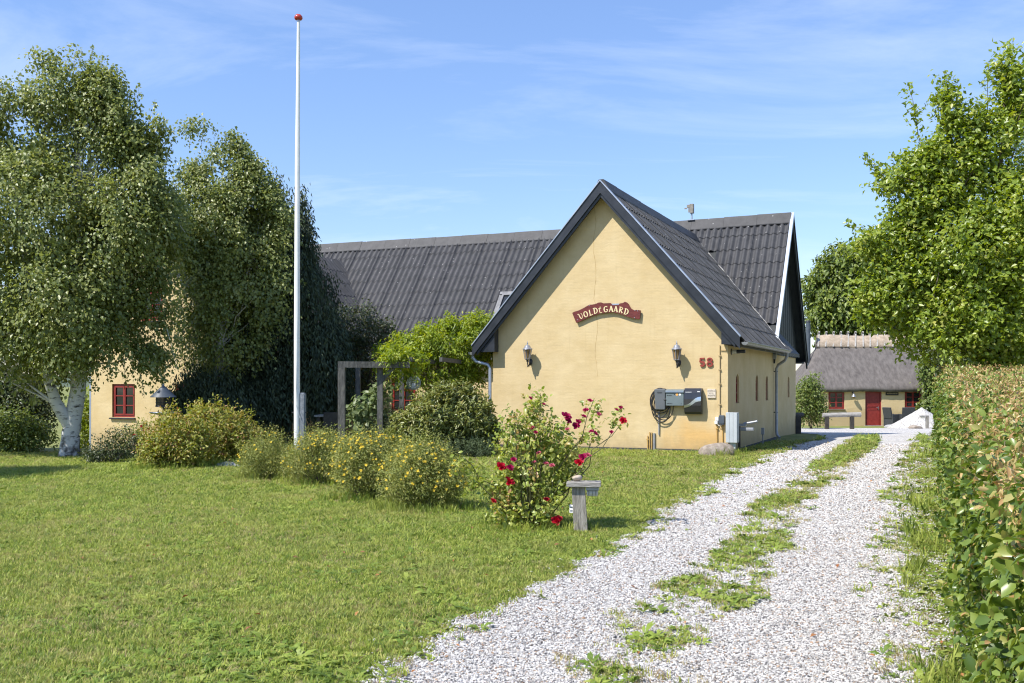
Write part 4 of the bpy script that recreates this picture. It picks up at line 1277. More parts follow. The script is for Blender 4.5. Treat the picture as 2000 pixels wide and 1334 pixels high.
t = onwall('welcome_plaque', 'small pale square plaque with black handwriting beside the letterboxes', 'plaque', 1390, 768.5)
mb = MB(); mb.cbox(-.098, .098, -.03, -.002, -.108, .108, .008); mb.build('board', 'plaque', t)
def scrawl(mb, x0, x1, z, amp, n, d, seed):
    rn = random.Random(seed); pts = []
    for i in range(n): pts.append((x0 + (x1 - x0) * i / (n - 1), z + (amp if i % 2 else -amp * .6) * rn.uniform(.5, 1.2), rn.uniform(.7, 1.2)))
    ribbon(mb, pts, .008, -.0325 - d, -.0305 - d)
mb = MB()
scrawl(mb, -.088, .085, .055, .022, 19, 0, 1); scrawl(mb, -.05, .05, .008, .012, 11, .0002, 2); scrawl(mb, -.082, .08, -.052, .026, 17, .0004, 3)
mb.build('handwriting', 'print_dark', t)

# yellow painted cable pipes, meter boxes, floor pipes
def pipe(name, label, pts, r, mat, clips=(), group=None):
    a = wallpt(*pts[0]); t = onwall(name, label, 'pipe', *pts[0], group)
    q = [(wallpt(*p)[0] - a[0], -.022, wallpt(*p)[1] - a[1]) for p in pts]
    mb = MB(); mb.tube(q, r, 8); mb.build('tube', mat, t)
    for cz in clips:
        z = wallpt(pts[0][0], cz)[1] - a[1]
        mb = MB(); mb.box(-.03, .03, -.042, -.001, z - .012, z + .012); mb.build('clip', mat, t)
    return t
pipe('cable_pipe', 'thin yellow painted cable pipe running down from the eave corner', [(1406, 674), (1406, 812)], .014, 'wall', (695, 722, 750, 790))
pipe('cable_pipe', 'short yellow painted cable branch level under the eave', [(1408, 684), (1419, 684.4)], .009, 'wall')
pipe('cable_pipe', 'brown cable pipe under the white socket boxes', [(1401, 828), (1401, 884)], .014, 'conduit_brown', (837,))
pipe('cable_pipe', 'brown cable pipe under the slate grey meter box', [(1412, 830), (1412, 884)], .014, 'conduit_brown', (838,))
pipe('floor_pipe', 'shortest orange pipe stub rising at the foot of the gable', [(1265.5, 887), (1265.5, 851)], .014, 'conduit_brown', (858,), 'pipe stubs at the foot of the gable')
pipe('floor_pipe', 'orange pipe stub in the middle left at the gable foot', [(1269.5, 887), (1269.5, 844)], .013, 'conduit_brown', (), 'pipe stubs at the foot of the gable')
pipe('floor_pipe', 'orange pipe stub next to the grey stub at the gable foot', [(1273.5, 887), (1273.5, 844.5)], .013, 'conduit_brown', (), 'pipe stubs at the foot of the gable')
pipe('floor_pipe', 'thick grey pipe stub rising at the foot of the gable', [(1278.5, 887), (1278.5, 846)], .026, 'pipe_grey', (), 'pipe stubs at the foot of the gable')
t = onwall('meter_box', 'slate grey meter box low on the gable near the corner', 'box', 1410.5, 820)
mb = MB(); mb.cbox(-.055, .065, -.13, -.003, -.11, .11, .012); mb.build('housing', 'box_slate', t)
mb = MB(); mb.cbox(-.062, .07, -.135, -.126, -.075, .075, .003); mb.build('cover', 'box_slate', t)
t = onwall('socket_box', 'pair of white socket boxes beside the slate meter box', 'box', 1402, 820)
mb = MB(); mb.cbox(-.05, .038, -.07, -.003, -.02, .06, .01); mb.build('upper_box', 'white_paint', t)
mb = MB(); mb.cbox(-.065, .01, -.07, -.003, -.10, -.024, .014); mb.build('lower_box', 'white_paint', t)
mb = MB(); mb.tube([(.0, -.05, -.09), (.03, -.06, -.13), (.07, -.05, -.145), (.10, -.06, -.12)], .007, 6); mb.build('wire', 'white_paint', t)
t = onwall('sensor_lamp', 'small white sensor lamp under the left eave of the gable', 'lamp', 966, 666)
mb = MB(); mb.tube([(-.06, -.05, 0), (.06, -.05, 0)], .045, 10); mb.build('housing', 'white_paint', t)
mb = MB(); mb.box(-.09, -.061, -.08, -.002, -.04, .04); mb.build('bracket', 'zinc', t)

# ------------------------------------------------------------------ along the side wall
def onside(name, label, cat, px, py, group=None, X0=0.0):
    Y, Z = sidept(px, py, X0)
    return thing(name, label, cat, HW(X0, Y, Z), RZ, group)
t = onside('floodlight', 'small black and cream floodlight high on the side wall', 'lamp', 1428, 687)
mb = MB(); mb.lathe([(.07, 0), (.075, .012), (.0, .02)], 14, (0, 0, 0)); o = mb.build('wall_plate', 'cable_black', t); o.rotation_euler = (0, math.pi / 2, 0)
mb = MB(); mb.tube([(.02, 0, 0), (.13, 0, 0)], .05, 12); mb.build('collar', 'lamp_lens', t)
mb = MB(); mb.tube([(.13, 0, 0), (.20, 0, .005), (.20, 0, .005), (.33, 0, .005)], [.045, .05, .04, .042], 12); mb.build('head', 'cable_black', t)
c = HW(.10, -.10); c.z = 0
t = thing('electricity_cabinet', 'light grey ribbed electricity cabinet on a post at the house corner', 'cabinet', c, RZ)
Zt, Zb = 1.6 - 56 / F * 22.9, 1.6 - 115 / F * 22.9
mb = MB(); mb.box(-.02, .10, -.04, .04, -.1, Zb); mb.build('post', 'cabinet_grey', t)
mb = MB()
for i, (a, b) in enumerate(((-.11, -.025), (-.023, .062), (.064, .15))): mb.cbox(a, b, -.11, .13, Zb, Zt - .002 * i, .008)
mb.build('housing', 'cabinet_grey', t)
mb = MB(); mb.box(.151, .156, -.095, .115, Zb + .02, Zt - .02); mb.build('door', 'cabinet_grey', t)
Y, Z = sidept(1455, 840)
t = thing('garden_tap', 'garden tap with a hose end on a post behind the cabinet', 'tap', HW(.16, .55, 0), RZ)
mb = MB(); mb.tube([(0, 0, -.1), (0, 0, .62)], .03, 8); mb.build('post', 'iron', t)
mb = MB(); mb.box(-.04, .16, -.05, .05, .60, .66); mb.tube([(.1, 0, .66), (.28, 0, .69), (.42, 0, .72)], .028, 8); mb.build('spout', 'pipe_grey', t)
mb = MB(); mb.cbox(.02, .34, -.05, .05, .49, .57, .02); mb.build('tray', 'pipe_grey', t)
Y, Z = sidept(1484.5, 860)
t = thing('socket_post', 'slim grey socket post standing in the grass by the side wall', 'post', HW(.14, Y - .4, gf(*HW(.14, Y)[:2])), RZ)
mb = MB(); mb.tube([(0, 0, -.1), (0, 0, .3)], .017, 8); mb.build('pole', 'pipe_grey', t)
mb = MB(); mb.cbox(-.04, .04, -.03, .03, .28, .46, .01); mb.build('socket', 'pipe_grey', t)
p = G(1404, 889)
t = MB(); t.rock((.44, .30, .27), 3, (0, 0, .02)); o = t.build('boulder', 'stone', None, p); props(o, 'grey brown boulder on the grass at the gable corner', 'boulder')
# ------------------------------------------------------------------ grass and gravel
random_mat('grass_blade', [(0, (0.10, 0.15, 0.020)), (0.35, (0.28, 0.325, 0.050)), (0.7, (0.43, 0.44, 0.095)), (1, (0.55, 0.51, 0.18))], 0.55, (0.55, (0.40, 0.34, 0.15), 0.85, 0.46, 0.66), 0.32, 0.3)
random_mat('grass_lush', [(0, (0.075, 0.135, 0.016)), (0.5, (0.235, 0.31, 0.044)), (1, (0.40, 0.44, 0.085))], 0.5, (0.8, (0.30, 0.30, 0.09), 0.6, 0.46, 0.72), 0.32, 0.35)
random_mat('weed_leaf', [(0, (0.12, 0.19, 0.024)), (0.5, (0.21, 0.285, 0.040)), (1, (0.33, 0.38, 0.068))], 0.5, None, 0.25, 0.35)
random_mat('straw', [(0, (0.30, 0.24, 0.11)), (0.5, (0.40, 0.33, 0.17)), (1, (0.24, 0.17, 0.08))], 0.8, None, 0.15, 0.2)
random_mat('pebble', [(0, (0.62, 0.605, 0.58)), (0.28, (0.53, 0.51, 0.485)), (0.48, (0.41, 0.39, 0.365)), (0.62, (0.26, 0.25, 0.245)), (0.74, (0.12, 0.118, 0.12)), (0.82, (0.40, 0.27, 0.17)), (0.88, (0.54, 0.515, 0.48)), (1, (0.72, 0.70, 0.67))], 0.7, None, 0, 0.3)
random_mat('dead_leaf', [(0, (0.30, 0.11, 0.03)), (0.5, (0.42, 0.20, 0.07)), (1, (0.22, 0.10, 0.05))], 0.7, None, 0.1)

def blade_tuft(name, seed, n, h0, h1, w, spread, lean, mat):
    rn = random.Random(seed); vs = []; fs = []
    for i in range(n):
        a = rn.uniform(0, 2 * math.pi); r = spread * math.sqrt(rn.random()); h = rn.uniform(h0, h1); l = rn.uniform(.3, 1.2) * lean * h
        b = rn.uniform(0, 2 * math.pi); c, s = math.cos(b), math.sin(b)
        x, y = r * math.cos(a), r * math.sin(a)
        ww = w * rn.uniform(.7, 1.3) / 2; k = len(vs)
        vs += [(x - s * ww, y + c * ww, 0), (x + s * ww, y - c * ww, 0), (x + c * l * .35 - s * ww * .8, y + s * l * .35 + c * ww * .8, h * .6), (x + c * l * .35 + s * ww * .8, y + s * l * .35 - c * ww * .8, h * .6), (x + c * l, y + s * l, h * rn.uniform(.8, 1))]
        fs += [(k, k + 1, k + 3, k + 2), (k + 2, k + 3, k + 4)]
    return proto(name, vs, fs, mat)
def weed_tuft(name, seed, n, r0, r1, w, mat, up=.35):
    rn = random.Random(seed); vs = []; fs = []
    for i in range(n):
        a = 2 * math.pi * (i + rn.random()) / n; c, s = math.cos(a), math.sin(a); r = rn.uniform(r0, r1); z = rn.uniform(.2, 1) * up * r; ww = w * rn.uniform(.7, 1.2) / 2; k = len(vs)
        vs += [(c * .004, s * .004, .004), (c * r * .5 - s * ww, s * r * .5 + c * ww, z * .9 + .006), (c * r * .5 + s * ww, s * r * .5 - c * ww, z * .9 + .006), (c * r, s * r, z * .8 + .004)]
        fs += [(k, k + 2, k + 1), (k + 1, k + 2, k + 3)]
    return proto(name, vs, fs, mat)
T_A = blade_tuft('grass_tuft', 1, 9, .022, .050, .0055, .030, .7, 'grass_blade')
T_B = blade_tuft('grass_tuft', 2, 8, .018, .058, .006, .035, .9, 'grass_lush')
T_C = weed_tuft('clover_tuft', 3, 7, .02, .045, .020, 'weed_leaf', .6)
T_D = blade_tuft('dry_tuft', 4, 8, .012, .040, .005, .035, 1.3, 'straw')
T_E = blade_tuft('tall_tuft', 5, 14, .08, .22, .007, .05, .55, 'grass_lush')
T_F = weed_tuft('dandelion_tuft', 6, 9, .05, .11, .028, 'weed_leaf', .35)
T_G = weed_tuft('lawn_flower', 8, 5, .008, .013, .010, 'sticker_orange', .2)

def frustum(x, y, m=0.5):
    return np.abs(x) < 0.525 * y + m
def dens(y, a):
    return np.interp(y, [4.5, 7.5, 11, 16, 22, 28, 46], a)
def field(N, x0, x1, y0, y1):
    return RNG.uniform(x0, x1, N), RNG.uniform(y0, y1, N)
x, y = field(970000, -20, 13, 4.5, 29)
area = 33 * 24.5; dmax = 970000 / area
keep = RNG.random(len(x)) * dmax < dens(y, [1190, 1100, 720, 400, 240, 130, 60])
keep &= frustum(x, y, 3.2) & ~in_drive(x, y, 0.02) & ~in_poly(x, y, HOUSE) & (x < 0.234 + 0.42 * y + .15)
x, y = x[keep], y[keep]
right = x > drive_r(y) - .05
# the strip below the hedge is thin, dry and weedy
pn = np.sin(x * 3.1 + y * 1.3) + np.sin(y * 2.2 - x * 1.7) + np.sin(y * 4.7 + x * 5.1) * .6
rk = ~right | (RNG.random(len(x)) < np.where(pn > -.2, .9, .42))
# worn patches by the gable
worn = np.exp(-((x - 3.6) / 1.3) ** 2 - ((y - 18.6) / .7) ** 2) + np.exp(-((x - 1.2) / 1.2) ** 2 - ((y - 19.3) / .5) ** 2) * .8
rk &= RNG.random(len(x)) > worn * .75
x, y, right, pn = x[rk], y[rk], right[rk], pn[rk]
N = len(x)
u = RNG.random(N)
lushn = np.sin(x * .9 + 1.3) + np.sin(y * .7 + x * .5) + np.sin(x * 2.3 - y * 1.9) * .7
idx = np.where(u < .52 + .07 * lushn, 1, 0)
idx = np.where((u > .80) & (pn + lushn * .4 > .1), 2, idx)
idx = np.where(u > .885 + .035 * lushn, 3, idx)
idx = np.where(right & (RNG.random(N) < .30), 3, idx)
idx = np.where(~right & (y > 15.5) & (x > -2) & (RNG.random(N) < .22 + .12 * lushn), 3, idx)
idx = np.where(right & (RNG.random(N) < .16), 5, idx)
idx = np.where(right & (RNG.random(N) < .05) & (pn > .2), 4, idx)
idx = np.where(~right & (RNG.random(N) < .018) & (pn > .3), 5, idx)
idx = np.where(~right & (y < 8.5) & (RNG.random(N) < np.interp(y, [5, 8.5], [.22, .0])) & (pn > -.3), np.where(RNG.random(N) < .3, 5, 2), idx)
idx = np.where(RNG.random(N) < .0006, 6, idx)
near_bush = np.zeros(N, bool)
for bx_, by_, br_ in ((520, 934, .55), (622, 945, .6), (715, 975, .7), (835, 993, .75), (1038, 1031, .6), (345, 912, .8), (445, 905, .7), (1135, 1037, .22), (1404, 889, .6), (444, 911, .4)):
    q_ = G(bx_, by_); near_bush |= ((x - q_.x) ** 2 + ((y - q_.y) * 1.2) ** 2) < br_ ** 2
idx = np.where(near_bush & (RNG.random(N) < .22), 4, idx); idx = np.where(near_bush & (RNG.random(N) < .25), 3, idx)
sc = np.interp(y, [5, 9, 14, 20, 28], [1.0, 1.1, 1.35, 1.75, 2.2])[:, None] * np.where(near_bush & (idx == 4), .62, 1.0)[:, None] * RNG.uniform(.7, 1.25, (N, 1)) * np.array([[1, 1, .82]])
sc[:, 2] *= np.where(idx == 4, 1.0, np.interp(y, [5, 12, 28], [1, .85, .6]))
gn_scatter('lawn_grass', [T_A, T_B, T_C, T_D, T_E, T_F, T_G], np.stack([x, y, g(x, y) - .003], -1), np.stack([RNG.normal(0, .15, N), RNG.normal(0, .15, N), RNG.uniform(0, 6.28, N)], -1), sc, idx,
           'short green lawn grass with clover and dry straws left of the drive', None)
# weeds on the islands in the drive and a few stragglers
x, y = field(420000, -2, 16, 4.6, 32)
isl = in_isl(x + .06 * np.sin(y * 9), y + .10 * np.sin(x * 8))
pn = np.sin(x * 6.1 + y * 2.3) + np.sin(y * 3.2 - x * 4.7) + np.sin(y * 9.7 + x * 8.1) * .7
pr = np.where(isl, np.where(pn > -.45, .92, .22), 0.0)
cl = np.array([G(*q)[:2] for q in ((1215, 1330), (1255, 1262), (1330, 1190), (1400, 1140), (1478, 1085), (1505, 1015), (1560, 960), (1608, 932), (1660, 882), (1700, 848))])
o_ = np.argsort(cl[:, 1]); mid = np.abs(x - np.interp(y, cl[o_, 1], cl[o_, 0])) + .10 * np.sin(y * 5 + x * 3)
midz = (mid < .36) & ~isl & (y < 29)
pr = np.where(midz, np.where(pn > .1, .34, .07), pr)
edge = in_drive(x, y) & ((np.abs(x - drive_l(y)) < .16) | (np.abs(x - drive_r(y)) < .30))
pr = np.where(edge, np.maximum(pr, np.where(pn > .5, .5, .06)), pr)
pr = np.where(in_drive(x, y), np.maximum(pr, .0008), pr)
k = (RNG.random(len(x)) < pr * np.interp(y, [5, 10, 20, 32], [1, .85, .5, .28])) & frustum(x, y)
x, y, midz = x[k], y[k], midz[k]; N = len(x); u = np.where(midz, RNG.uniform(.5, .95, N), RNG.random(N))
idx = np.where(u < .30, 0, np.where(u < .50, 1, np.where(u < .72, 2, np.where(u < .93, 3, 4))))
sc = np.interp(y, [5, 9, 14, 20, 32], [1.0, 1.1, 1.4, 1.9, 2.6])[:, None] * RNG.uniform(.6, 1.2, (N, 1)) * np.ones((1, 3))
gn_scatter('drive_weeds', [T_C, T_B, T_A, T_D, T_F], np.stack([x, y, g(x, y) + .012], -1), np.stack([RNG.normal(0, .2, N), RNG.normal(0, .2, N), RNG.uniform(0, 6.28, N)], -1), sc, idx,
           'low weeds and grass growing in islands along the middle of the gravel', None)
# pebbles
pebs = []
for s in range(4):
    mb = MB(); mb.rock((1, .8, .62), 70 + s, sub=1, rough=.8)
    pebs.append(proto('pebble', mb.v, mb.f, 'pebble'))
x, y = field(900000, -2, 15, 4.6, 27)
w = np.interp(y, [4.6, 7, 10, 14, 18, 27], [1.0, .95, .66, .36, .20, .09])
isl = in_isl(x, y)
strip = (x > drive_r(y)) & (x < .234 + .42 * y) & (np.sin(x * 3.1 + y * 1.3) + np.sin(y * 2.2 - x * 1.7) < .5)
k = (RNG.random(len(x)) < w) & ((in_drive(x, y, .05) & (~isl | (RNG.random(len(x)) < .45))) | (strip & (RNG.random(len(x)) < .22)) | (RNG.random(len(x)) < .004) & in_drive(x, y, .5)) & frustum(x, y)
x, y = x[k], y[k]
x = np.concatenate([x, x + RNG.normal(0, .02, len(x)), x + RNG.normal(0, .03, len(x))]); y = np.concatenate([y, y + RNG.normal(0, .02, len(y)), y + RNG.normal(0, .03, len(y))])
N = len(x)
r = .0068 * np.interp(y, [5, 9, 14, 27], [.95, 1.15, 1.6, 2.9]) * RNG.lognormal(0, .28, N)
gn_scatter('gravel', pebs, np.stack([x, y, g(x, y) + .016 + RNG.uniform(-.002, .006, N)], -1), RNG.uniform(-.6, .6, (N, 3)) + np.stack([0 * x, 0 * x, RNG.uniform(0, 6.28, N)], -1), np.repeat(r[:, None], 3, 1), RNG.integers(0, 4, N),
           'loose white and grey pebbles of the gravel drive', None)
dl_ = proto('dead_leaf', [(0, 0, .004), (.022, .014, .012), (.05, 0, .006), (.022, -.013, .014)], [(0, 3, 2), (0, 2, 1)], 'dead_leaf')
x, y = field(900, -4, 8, 5, 20); k = frustum(x, y) & (x < .234 + .42 * y) & ((RNG.random(900) < .2) | (x > drive_r(y) - .7) & (RNG.random(900) < .55))
x, y = x[k], y[k]; N = len(x)
gn_scatter('fallen_leaves', [dl_], np.stack([x, y, g(x, y) + .03], -1), np.stack([RNG.normal(0, .4, N), RNG.normal(0, .4, N), RNG.uniform(0, 6.28, N)], -1), np.ones((N, 3)) * RNG.uniform(.6, 1.2, (N, 1)), np.zeros(N, int),
           'a few brown fallen leaves lying on gravel and grass', None)

# ------------------------------------------------------------------ trees and shrubs
leaf_mat('birch_leaf', [(0.095, 0.130, 0.036), (0.160, 0.200, 0.054), (0.22, 0.258, 0.075), (0.285, 0.312, 0.102), (0.35, 0.355, 0.15)], .42, .34, .55)
leaf_mat('conifer_leaf', [(0.026, 0.042, 0.022), (0.046, 0.068, 0.036), (0.075, 0.102, 0.055), (0.115, 0.145, 0.080)], .55, .08, .3)
leaf_mat('dark_leaf', [(0.032, 0.046, 0.018), (0.052, 0.072, 0.024), (0.080, 0.102, 0.034), (0.110, 0.090, 0.050)], .42, .18)
leaf_mat('wisteria_leaf', [(0.110, 0.170, 0.016), (0.200, 0.275, 0.024), (0.30, 0.36, 0.036), (0.44, 0.43, 0.07)], .45, .38)
leaf_mat('pear_leaf', [(0.10, 0.155, 0.020), (0.17, 0.24, 0.030), (0.24, 0.31, 0.044), (0.325, 0.375, 0.066), (0.42, 0.42, 0.11)], .36, .38, .5)
leaf_mat('chestnut_leaf', [(0.060, 0.095, 0.016), (0.110, 0.155, 0.024), (0.175, 0.220, 0.034), (0.26, 0.29, 0.055)], .45, .22)
leaf_mat('rhodo_leaf', [(0.085, 0.115, 0.026), (0.170, 0.200, 0.045), (0.27, 0.285, 0.080), (0.36, 0.31, 0.12)], .38, .2, .5)
leaf_mat('potentilla_leaf', [(0.10, 0.135, 0.028), (0.195, 0.230, 0.046), (0.295, 0.305, 0.076), (0.40, 0.34, 0.12)], .55, .22)
leaf_mat('spirea_leaf', [(0.10, 0.135, 0.020), (0.195, 0.230, 0.034), (0.29, 0.30, 0.052), (0.36, 0.27, 0.08), (0.33, 0.14, 0.07)], .5, .28)
leaf_mat('rose_leaf', [(0.105, 0.155, 0.026), (0.200, 0.265, 0.044), (0.31, 0.36, 0.070), (0.42, 0.41, 0.11), (0.34, 0.19, 0.07)], .36, .30, .5)
leaf_mat('juniper_leaf', [(0.045, 0.072, 0.030), (0.080, 0.115, 0.048), (0.14, 0.175, 0.080)], .6, .1, .3)
leaf_mat('shrub_leaf', [(0.065, 0.105, 0.022), (0.120, 0.170, 0.034), (0.19, 0.235, 0.055), (0.27, 0.29, 0.085)], .42, .28)
leaf_mat('vine_leaf', [(0.090, 0.135, 0.045), (0.150, 0.200, 0.075), (0.22, 0.26, 0.12)], .45, .3)
leaf_mat('hedge_leaf', [(0.055, 0.098, 0.020), (0.115, 0.180, 0.030), (0.205, 0.270, 0.050), (0.32, 0.34, 0.09), (0.45, 0.36, 0.14), (0.53, 0.37, 0.16), (0.40, 0.24, 0.10)], .34, .28, .5)

def PE(base, z, items):
    """ellipsoids given as photo pixels (px, py, half width, half height, depth offset, depth radius) -> relative to base"""
    out = []
    for it in items:
        px, py, rx, ry = it[:4]
        dz = it[4] if len(it) > 4 else 0.0
        rd = it[5] if len(it) > 5 else max(.35, min(rx, ry) * 1.1 * z / F)
        c = W(px, py, z + dz) - Vector(base)
        out.append((tuple(c), (rx * z / F, rd, ry * z / F)))
    return out

def tree(name, label, base, stem_paths, ells, n, per, slen, leaf, wr, mat, bark, targets=26, twr=(.03, .006), group=None, cat='tree', **kw):
    reseed(label)
    b = Vector(base)
    t = thing(name, label, cat, b, 0, group)
    for k, (path, rs) in enumerate(stem_paths):
        mb = MB(); P = [Vector(p) - b for p in path]
        Q = []; R = []
        for i in range(len(P) - 1):          # smooth the path
            for s in range(4):
                f = s / 4; Q.append(P[i].lerp(P[i + 1], f) + Vector((random.uniform(-.012, .012), random.uniform(-.012, .012), 0))); R.append(rs[i] + (rs[i + 1] - rs[i]) * f)
        Q.append(P[-1]); R.append(rs[-1])
        mb.tube(Q, R, 12 if k == 0 else 9, cap=False)
        mb.build('trunk' if k == 0 else 'limb', bark, t)
        Q = Q[:max(2, int(len(Q) * (.85 if k == 0 else .7)))]
        root = Q if k == 0 else root + Q
    P, d, nn, tone, tw = sprays(ells, n, per, slen, **kw)
    leaves('crown', P, d, nn, leaf * RNG.uniform(.65, 1.25, len(P)), wr, tone, mat, t, kind='stuff')
    mb = MB(); ids = RNG.choice(len(tw[0]), min(targets, len(tw[0])), replace=False)
    branches(mb, root, tw[0][ids], twr[0], twr[1], wob=.12)
    props(mb.build('branches', bark, t), kind='stuff')
    return t

def add_shoots(tr, b, zb, lines, leaf, wr, mat, bark, jit, seed, hang=0.0):
    """leafy shoots that break the outline: (px, py) at the foot to (px, py) at the tip, number of leaves"""
    reseed(seed)
    PS, DS, NS = [], [], []
    mb = MB()
    for (x0, y0, x1, y1, cnt) in lines:
        a, c = W(x0, y0, zb) - b, W(x1, y1, zb + .2) - b
        t_ = RNG.random(cnt)[:, None]
        p_ = np.array(a) * (1 - t_) + np.array(c) * t_ + RNG.normal(size=(cnt, 3)) * (jit * (1 - t_) + .02)
        ax__ = np.array((c - a).normalized())
        PS.append(p_); DS.append(unit(ax__ * .6 + RNG.normal(size=(cnt, 3)) * .8 + np.array([0, 0, -hang]))); NS.append(unit(RNG.normal(size=(cnt, 3)) * .5 + np.array([-.3, -.4, .6])))
        pts, rs = limb(a, c, .010, .003, .04, 6); mb.tube(pts, rs, 5, cap=False)
    props(mb.build('shoots', bark, tr), kind='stuff')
    PS, DS, NS = np.concatenate(PS), np.concatenate(DS), np.concatenate(NS)
    leaves('shoot_leaves', PS, DS, NS, leaf * RNG.uniform(.6, 1.2, len(PS)), wr, np.clip(RNG.normal(.5, .18, len(PS)), 0, 1), mat, tr, kind='stuff')

# big birch on the left
zb = 21.9
b = G(137, 893)
t = tree('birch_tree', 'big birch with white forked trunk standing left of the house', b,
     [([W(137, 900, zb), W(136, 880, zb), W(139, 845, zb), W(146, 800, zb), W(152, 762, zb), W(160, 700, zb), W(165, 600, zb), W(160, 450, zb), W(150, 300, zb), W(145, 180, zb)], [.27, .215, .185, .175, .165, .14, .12, .09, .06, .02]),
      ([W(138, 838, zb), W(126, 815, zb - .1), W(108, 785, zb - .2), W(96, 745, zb - .3), W(88, 700, zb - .3), W(70, 600, zb - .4), W(40, 450, zb - .5), W(20, 320, zb - .5)], [.11, .14, .125, .11, .10, .085, .06, .02])],
     PE(b, zb, [(72, 130, 9, 34, 0, .2), (100, 130, 14, 30, 0, .3), (150, 128, 9, 34, 0, .25), (180, 140, 9, 30, 0, .25), (215, 160, 9, 34, 0, .25), (120, 185, 62, 55), (20, 250, 70, 60), (60, 310, 90, 80), (190, 240, 50, 70), (272, 215, 8, 40, 0, .25), (235, 270, 26, 40), (265, 320, 55, 75), (308, 235, 6, 28, 0, .2), (318, 330, 24, 30), (315, 410, 30, 55), (100, 420, 150, 120, 0, 2.0), (232, 450, 88, 100, 0, 1.6), (300, 440, 36, 62, 0, .8), (285, 345, 55, 75), (245, 235, 38, 52), (295, 290, 32, 50), (200, 180, 40, 40), (40, 200, 60, 50), (15, 560, 130, 130, 0, 1.9), (140, 580, 120, 115, -.3, 1.9), (218, 600, 36, 84, 0, 1.0), (298, 690, 26, 26, .2, .4), (275, 585, 14, 40, .2, .3), (305, 545, 30, 26, .4, .4), (322, 620, 10, 40, .4, .3), (330, 440, 26, 80, .8, .7), (40, 680, 95, 65, 0, 1.5), (165, 672, 85, 42, -.4, 1.2), (245, 672, 40, 34, .2, .7), (-60, 650, 70, 120)]),
     8200, 17, .60, .086, .76, 'birch_leaf', 'birch_bark', 60, (.035, .006), hang=.55, rise=.5, jit=.11, holes=40, hole_r=.50, inner=.3)
add_shoots(t, b, zb, [(72, 170, 66, 92, 50), (95, 170, 100, 100, 60), (140, 165, 152, 93, 60), (170, 170, 182, 92, 60), (200, 190, 222, 128, 50), (188, 160, 203, 110, 40), (258, 250, 272, 165, 60), (282, 270, 303, 200, 45), (300, 320, 322, 232, 60), (315, 350, 338, 268, 40), (330, 400, 352, 330, 40), (20, 230, 12, 160, 50), (45, 200, 38, 140, 50),
    (300, 690, 322, 752, 60), (270, 700, 282, 775, 60), (240, 690, 246, 752, 50), (215, 690, 214, 742, 50), (190, 700, 186, 765, 50), (325, 640, 345, 720, 60), (60, 740, 66, 800, 50), (110, 720, 118, 775, 50), (345, 430, 372, 470, 40)], .082, .76, 'birch_leaf', 'birch_bark', .11, 'birch a', .5)
# second birch, in front of the middle of the left wing
zb = 25.0; b = W(425, 905, zb); b.z = gf(b.x, b.y)
t = tree('birch_tree', 'smaller weeping birch crown right of the big forked birch', b,
     [([b + Vector((0, 0, -.1)), W(424, 840, zb), W(426, 760, zb), W(430, 650, zb), W(425, 500, zb), W(400, 330, zb)], [.16, .14, .13, .11, .08, .02])],
     PE(b, zb, [(370, 258, 10, 30, 0, .25), (396, 265, 12, 34, 0, .25), (420, 295, 14, 30, 0, .3), (452, 280, 8, 32, 0, .2), (385, 325, 30, 50), (470, 300, 10, 34, 0, .25), (498, 335, 14, 30, 0, .3), (526, 372, 10, 26, 0, .2), (470, 370, 46, 60), (420, 450, 95, 95, 0, 1.4), (515, 435, 45, 70), (418, 565, 58, 110, -.3, 1.2), (480, 550, 95, 130, 0, 1.4), (435, 650, 90, 72, 0, 1.0), (368, 430, 36, 85), (420, 440, 110, 100, 0, 1.4), (525, 430, 45, 70)]),
     4900, 17, .58, .085, .76, 'birch_leaf', 'birch_bark', 34, (.03, .006), hang=.6, rise=.5, jit=.11, holes=20, hole_r=.46, inner=.3)
add_shoots(t, b, zb, [(370, 290, 374, 230, 60), (392, 300, 398, 246, 50), (448, 330, 452, 268, 60), (470, 340, 474, 280, 60), (484, 345, 494, 296, 50), (515, 400, 528, 338, 50), (536, 410, 548, 372, 40), (545, 470, 575, 420, 40),
    (380, 690, 372, 750, 60), (410, 700, 408, 765, 60), (352, 620, 342, 690, 50), (356, 550, 346, 600, 40)], .082, .76, 'birch_leaf', 'birch_bark', .11, 'birch b', .5)
# the next birch, just outside the left edge; its shade lies on the lawn
b = Vector((-12.7, 15.4, 0))
tree('birch_tree', 'birch just outside the left edge whose shade lies on the lawn', b,
     [([b + Vector((0, 0, -.1)), b + Vector((.1, 0, 2)), b + Vector((0, .1, 4.2)), b + Vector((.1, 0, 7))], [.2, .17, .12, .02])],
     [((0, 0, 4.6), (1.5, 1.6, 1.3)), ((.4, .3, 3.6), (1.5, 1.3, .7)), ((0, 0, 6.0), (1.0, 1.0, .8))],
     1300, 15, .6, .085, .76, 'birch_leaf', 'birch_bark', 20, (.03, .006), hang=.5, rise=.5, jit=.11, inner=.3)
